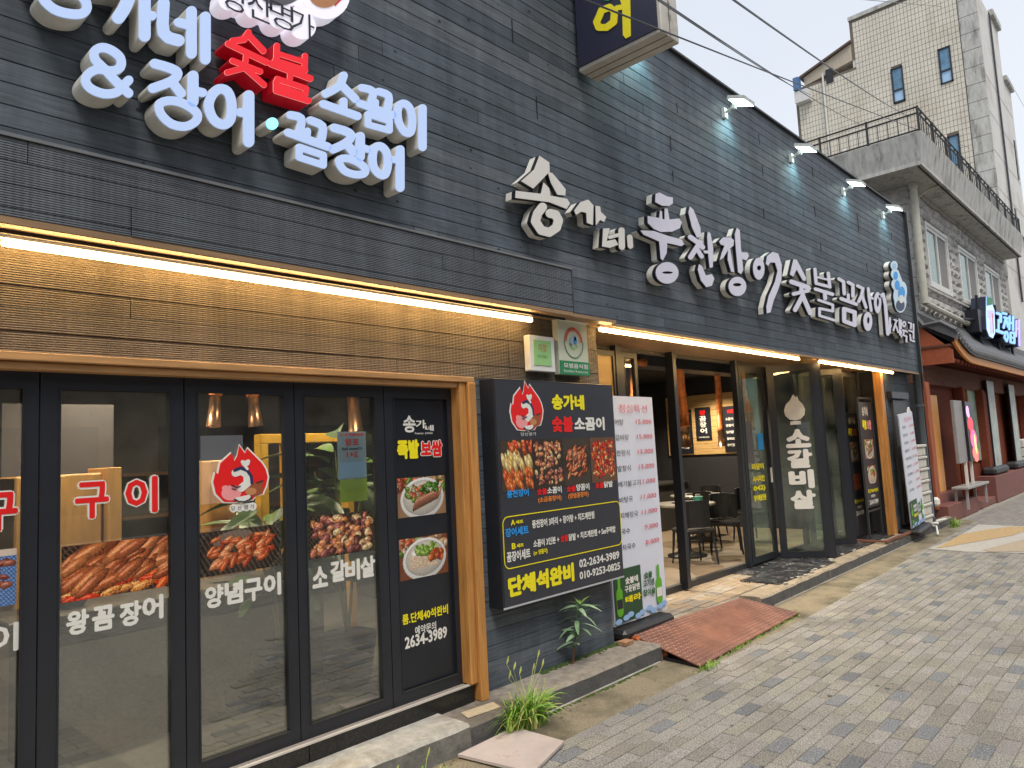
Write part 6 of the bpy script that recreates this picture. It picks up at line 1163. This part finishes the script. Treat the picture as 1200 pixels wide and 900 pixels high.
for x in (17.4, 17.9): b = MB(); b.box(x, x+.05, 3.55, 3.6, .612, 1.1); b.build('leg', LEDH, t)
t2 = T('steel_bench', 'low steel bench carrying the glowing screen sign', 'bench', (18.2, 3.6, .16)); BEN = mat('bench_steel', (.36, .35, .33), .5); b = MB(); b.bbox(16.9, 18.9, 3.46, 3.76, .56, .61, .008); b.build('seat', BEN, t2)
for x in (17.0, 18.75): b = MB(); b.box(x, x+.05, 3.50, 3.54, .16, .56); b.box(x, x+.05, 3.70, 3.74, .16, .56); b.build('leg', BEN, t2)
for k, (x0, lb) in enumerate(((21.4, 'nearer one of the two tall pale menu banners on the porch'), (24.3, 'farther one of the two tall pale menu banners on the porch'))):
    t = T('menu_banner', lb, 'banner', (x0+.4, 3.75, .62)); b = MB(); b.box(x0, x0+.85, 3.75, 3.77, .78, 2.95); b.build('banner_sheet', mat('greenish_banner_%d' % k, (.42, .46, .42), .6, var=.25, scale=3, stain=(.45, .2, .12), stain_scale=2.5, stain_lo=.6, stain_hi=.68), t)
    b = MB(); b.box(x0-.03, x0, 3.74, 3.78, .7, 2.97); b.build('banner_pole', BLK, t); b = MB(); b.bbox(x0-.6, x0+1.1, 3.64, 3.95, .62, .82, .06); b.build('water_base', mat('black_base', (.03, .03, .03), .5), t)
t = T('wall_menu', 'yellow edged menu panel with green pictures on the porch wall', 'sign', (20.6, 4.3, 1)); b = MB(); b.box(20.1, 20.16, 3.93, 3.985, 1.0, 2.7); b.build('edge', p('ochre_edge', (175, 130, 60)), t); b = MB(); b.box(20.16, 21.0, 3.95, 3.985, 1.0, 2.7); b.build('panel', mat('green_menu', (.30, .42, .30), .6, var=.4, scale=3, stain=(.6, .45, .3), stain_scale=3, stain_lo=.55, stain_hi=.6), t)
for i in range(3): b = MB(); b.bbox(25.5, 28.0, 3.70, 3.95, .64+i*.26, .64+i*.26+.235, .02); b.thing('drawer_box', WHITE, 'white box %s on the far end of the porch' % ('at the bottom of three', 'in the middle of three', 'on top of three')[i], 'box', 'white boxes stacked on the porch')

# blue sign on the porch roof
bs_ = T('rooftop_sign', 'blue lit bottle and letter sign standing on posts above the porch roof', 'sign', (23.8, 3.6, 3.6)); SG = pxmap(1130, 330, 10, 3.55); NVS = mat('dark_blue_side', (.015, .022, .05), .4)
BL1 = mat('lit_blue_face', (.2, .45, .9), .4, emit=(.13, .34, .9), es=.7, var=.05); BL2 = mat('lit_pale_blue_face', (.4, .6, .9), .4, emit=(.35, .55, .95), es=.6); BL3 = mat('lit_violet_face', (.45, .4, .8), .4, emit=(.3, .25, .75), es=.6)
def BW(items, m, gr=6, dp=.32): 
    v, t_ = shape(items, gr); b = MB(); extrude(b, v, t_, SG, 0, -dp); o = b.build('letter', NVS, bs_); v, t_ = shape(items, 0); b = MB(); extrude(b, v, t_, SG, .008, .002, back=False); b.build('letter_face', m, o); return o
o = BW([('p', [(255, 178), (322, 188), (328, 275), (350, 340), (358, 600), (332, 662), (292, 640), (262, 560), (255, 400)])], BL2)
for its, m, dd in (([('p', [(256, 180), (320, 190), (324, 270), (258, 285)])], VGR, .012), ([('p', [(262, 330), (335, 340), (345, 420), (265, 430)])], BL3, .012), ([('s', 22, [(300, 420), (310, 600)])], BL3, .013), ([('s', 14, [(325, 380), (335, 600)])], VPINK, .0131)):
    v, t_ = shape(its); b = MB(); extrude(b, v, t_, SG, dd, dd-.002, back=False); b.build('bottle_print', m, o)
BW([('s', 30, [(380, 370), (425, 385), (425, 470)]), ('s', 22, [(400, 450), (400, 560)]), ('s', 34, [(380, 575), (450, 600)])], BL1); BW([('s', 26, [(450, 370), (490, 380)]), ('s', 24, [(465, 420), (505, 430)]), ('s', 26, [(485, 430), (460, 540)]), ('s', 26, [(490, 450), (512, 530)]), ('s', 22, [(480, 590), (470, 660), (495, 700), (512, 650), (500, 590)], True)], BL1)
BW([('s', 24, [(530, 410), (525, 560)]), ('s', 22, [(535, 480), (560, 490)]), ('s', 24, [(570, 410), (570, 570)]), ('s', 24, [(540, 600), (585, 600), (585, 720), (540, 710)], True), ('s', 18, [(545, 655), (580, 660)])], BL1); BW([('s', 22, [(610, 460), (605, 640)]), ('s', 22, [(640, 450), (645, 750)]), ('s', 20, [(610, 550), (640, 555)])], BL3)
for a, c in ((200, 720), (410, 790), (570, 850)): q = Y(1130+a/10, 330+c/10, 3.7); b = MB(); b.tube([(q[0], 3.7, q[2]-.2), (q[0], 3.7, q[2]+1.2)], .035, 6); b.build('sign_post', BLK, bs_)
q = Y(1146, 376, 3.7); b = MB(); b.box(q[0]-.35, q[0]+.3, 3.62, 3.9, q[2]-.3, q[2]+.25); b.tube([(q[0]-.3, 3.7, q[2]), (q[0]-1.4, 3.9, q[2]-.05)], .03, 6); b.build('control_box', BLK, bs_)
t = T('utility_pole', 'dark pole with brackets beyond the porch at the right edge', 'pole', (31, 3.0, 0)); b = MB(); b.tube([(29.6, 3.3, 0), (29.6, 3.3, 3.6)], .06, 8); b.build('shaft', BLK, t); b = MB(); b.box(29.45, 29.9, 3.25, 3.35, 2.9, 3.1); b.box(29.5, 29.85, 3.2, 3.4, 1.9, 2.1); b.build('bracket', BLK, t)

# ---- cables across the sky
for i, (P0, P1, sag, yy0, yy1) in enumerate((((790, 8), (945, 108), .25, 2.4, 6), ((793, 33), (1165, 180), .5, 2.4, 6), ((793, 6), (1010, 145), .4, 2.6, 6), ((868, 0), (1062, 134), .3, 2.0, 5), ((985, -4), (1140, 10), .1, 3, 8), ((1186, 100), (1215, 150), .1, 4, 4))):
    a = Y(P0[0], P0[1], yy0); c = Y(P1[0], P1[1], yy1); a = a+(a-c)*.15; c = c+(c-a)*.1; pts = [tuple(a*(1-t_)+c*t_-np.array((0, 0, sag*4*t_*(1-t_)*.3))) for t_ in np.linspace(0, 1, 14)]
    b = MB(); b.tube(pts, .006 if i != 3 else .008, 5); b.thing('overhead_cable', BLK, ('thin overhead cable, uppermost beside the projecting sign box', 'long overhead cable running from the sign box down past the balcony', 'overhead cable crossing another left of the tiled tower', 'overhead cable descending alone from the top edge to the railing', 'overhead cable crossing the top of the tiled tower', 'short cable right of the tiled tower')[i], 'cable', 'overhead cables')

# ================================================================ ACROSS THE STREET (behind the camera, seen in the glass)
ob = T('opposite_building', 'dim brick building across the street, seen only as a reflection in the glass', 'building', (5, -6, 0)); OBW = mat('dull_brick_wall', (.13, .105, .085), .8, var=.25, scale=3)
b = MB(); b.box(-16, 26, -8.5, -7.6, .5, 7.5); b.build('wall', OBW, ob); b = MB(); b.box(-16, 26, -7.6, -7.4, 0, .5); b.build('plinth', CONCL, ob)
for i in range(12): b = MB(); x = -14+i*3.3; b.box(x, x+2.2, -7.62, -7.55, 1.0, 2.6); b.box(x, x+2.0, -7.62, -7.55, 3.8, 5.2); b.build('window', VK, ob)
for i in range(5): b = MB(); x = -9+i*5.2; b.box(x, x+.9, -7.55, -7.5, 1.0, 2.4); b.build('poster', [BANW, VPG, BANW][i % 3], ob)
b = MB(); b.box(-20, 40, -7.4, -6.4, -.02, .12); struct(b, 'far_footpath', CONCL)
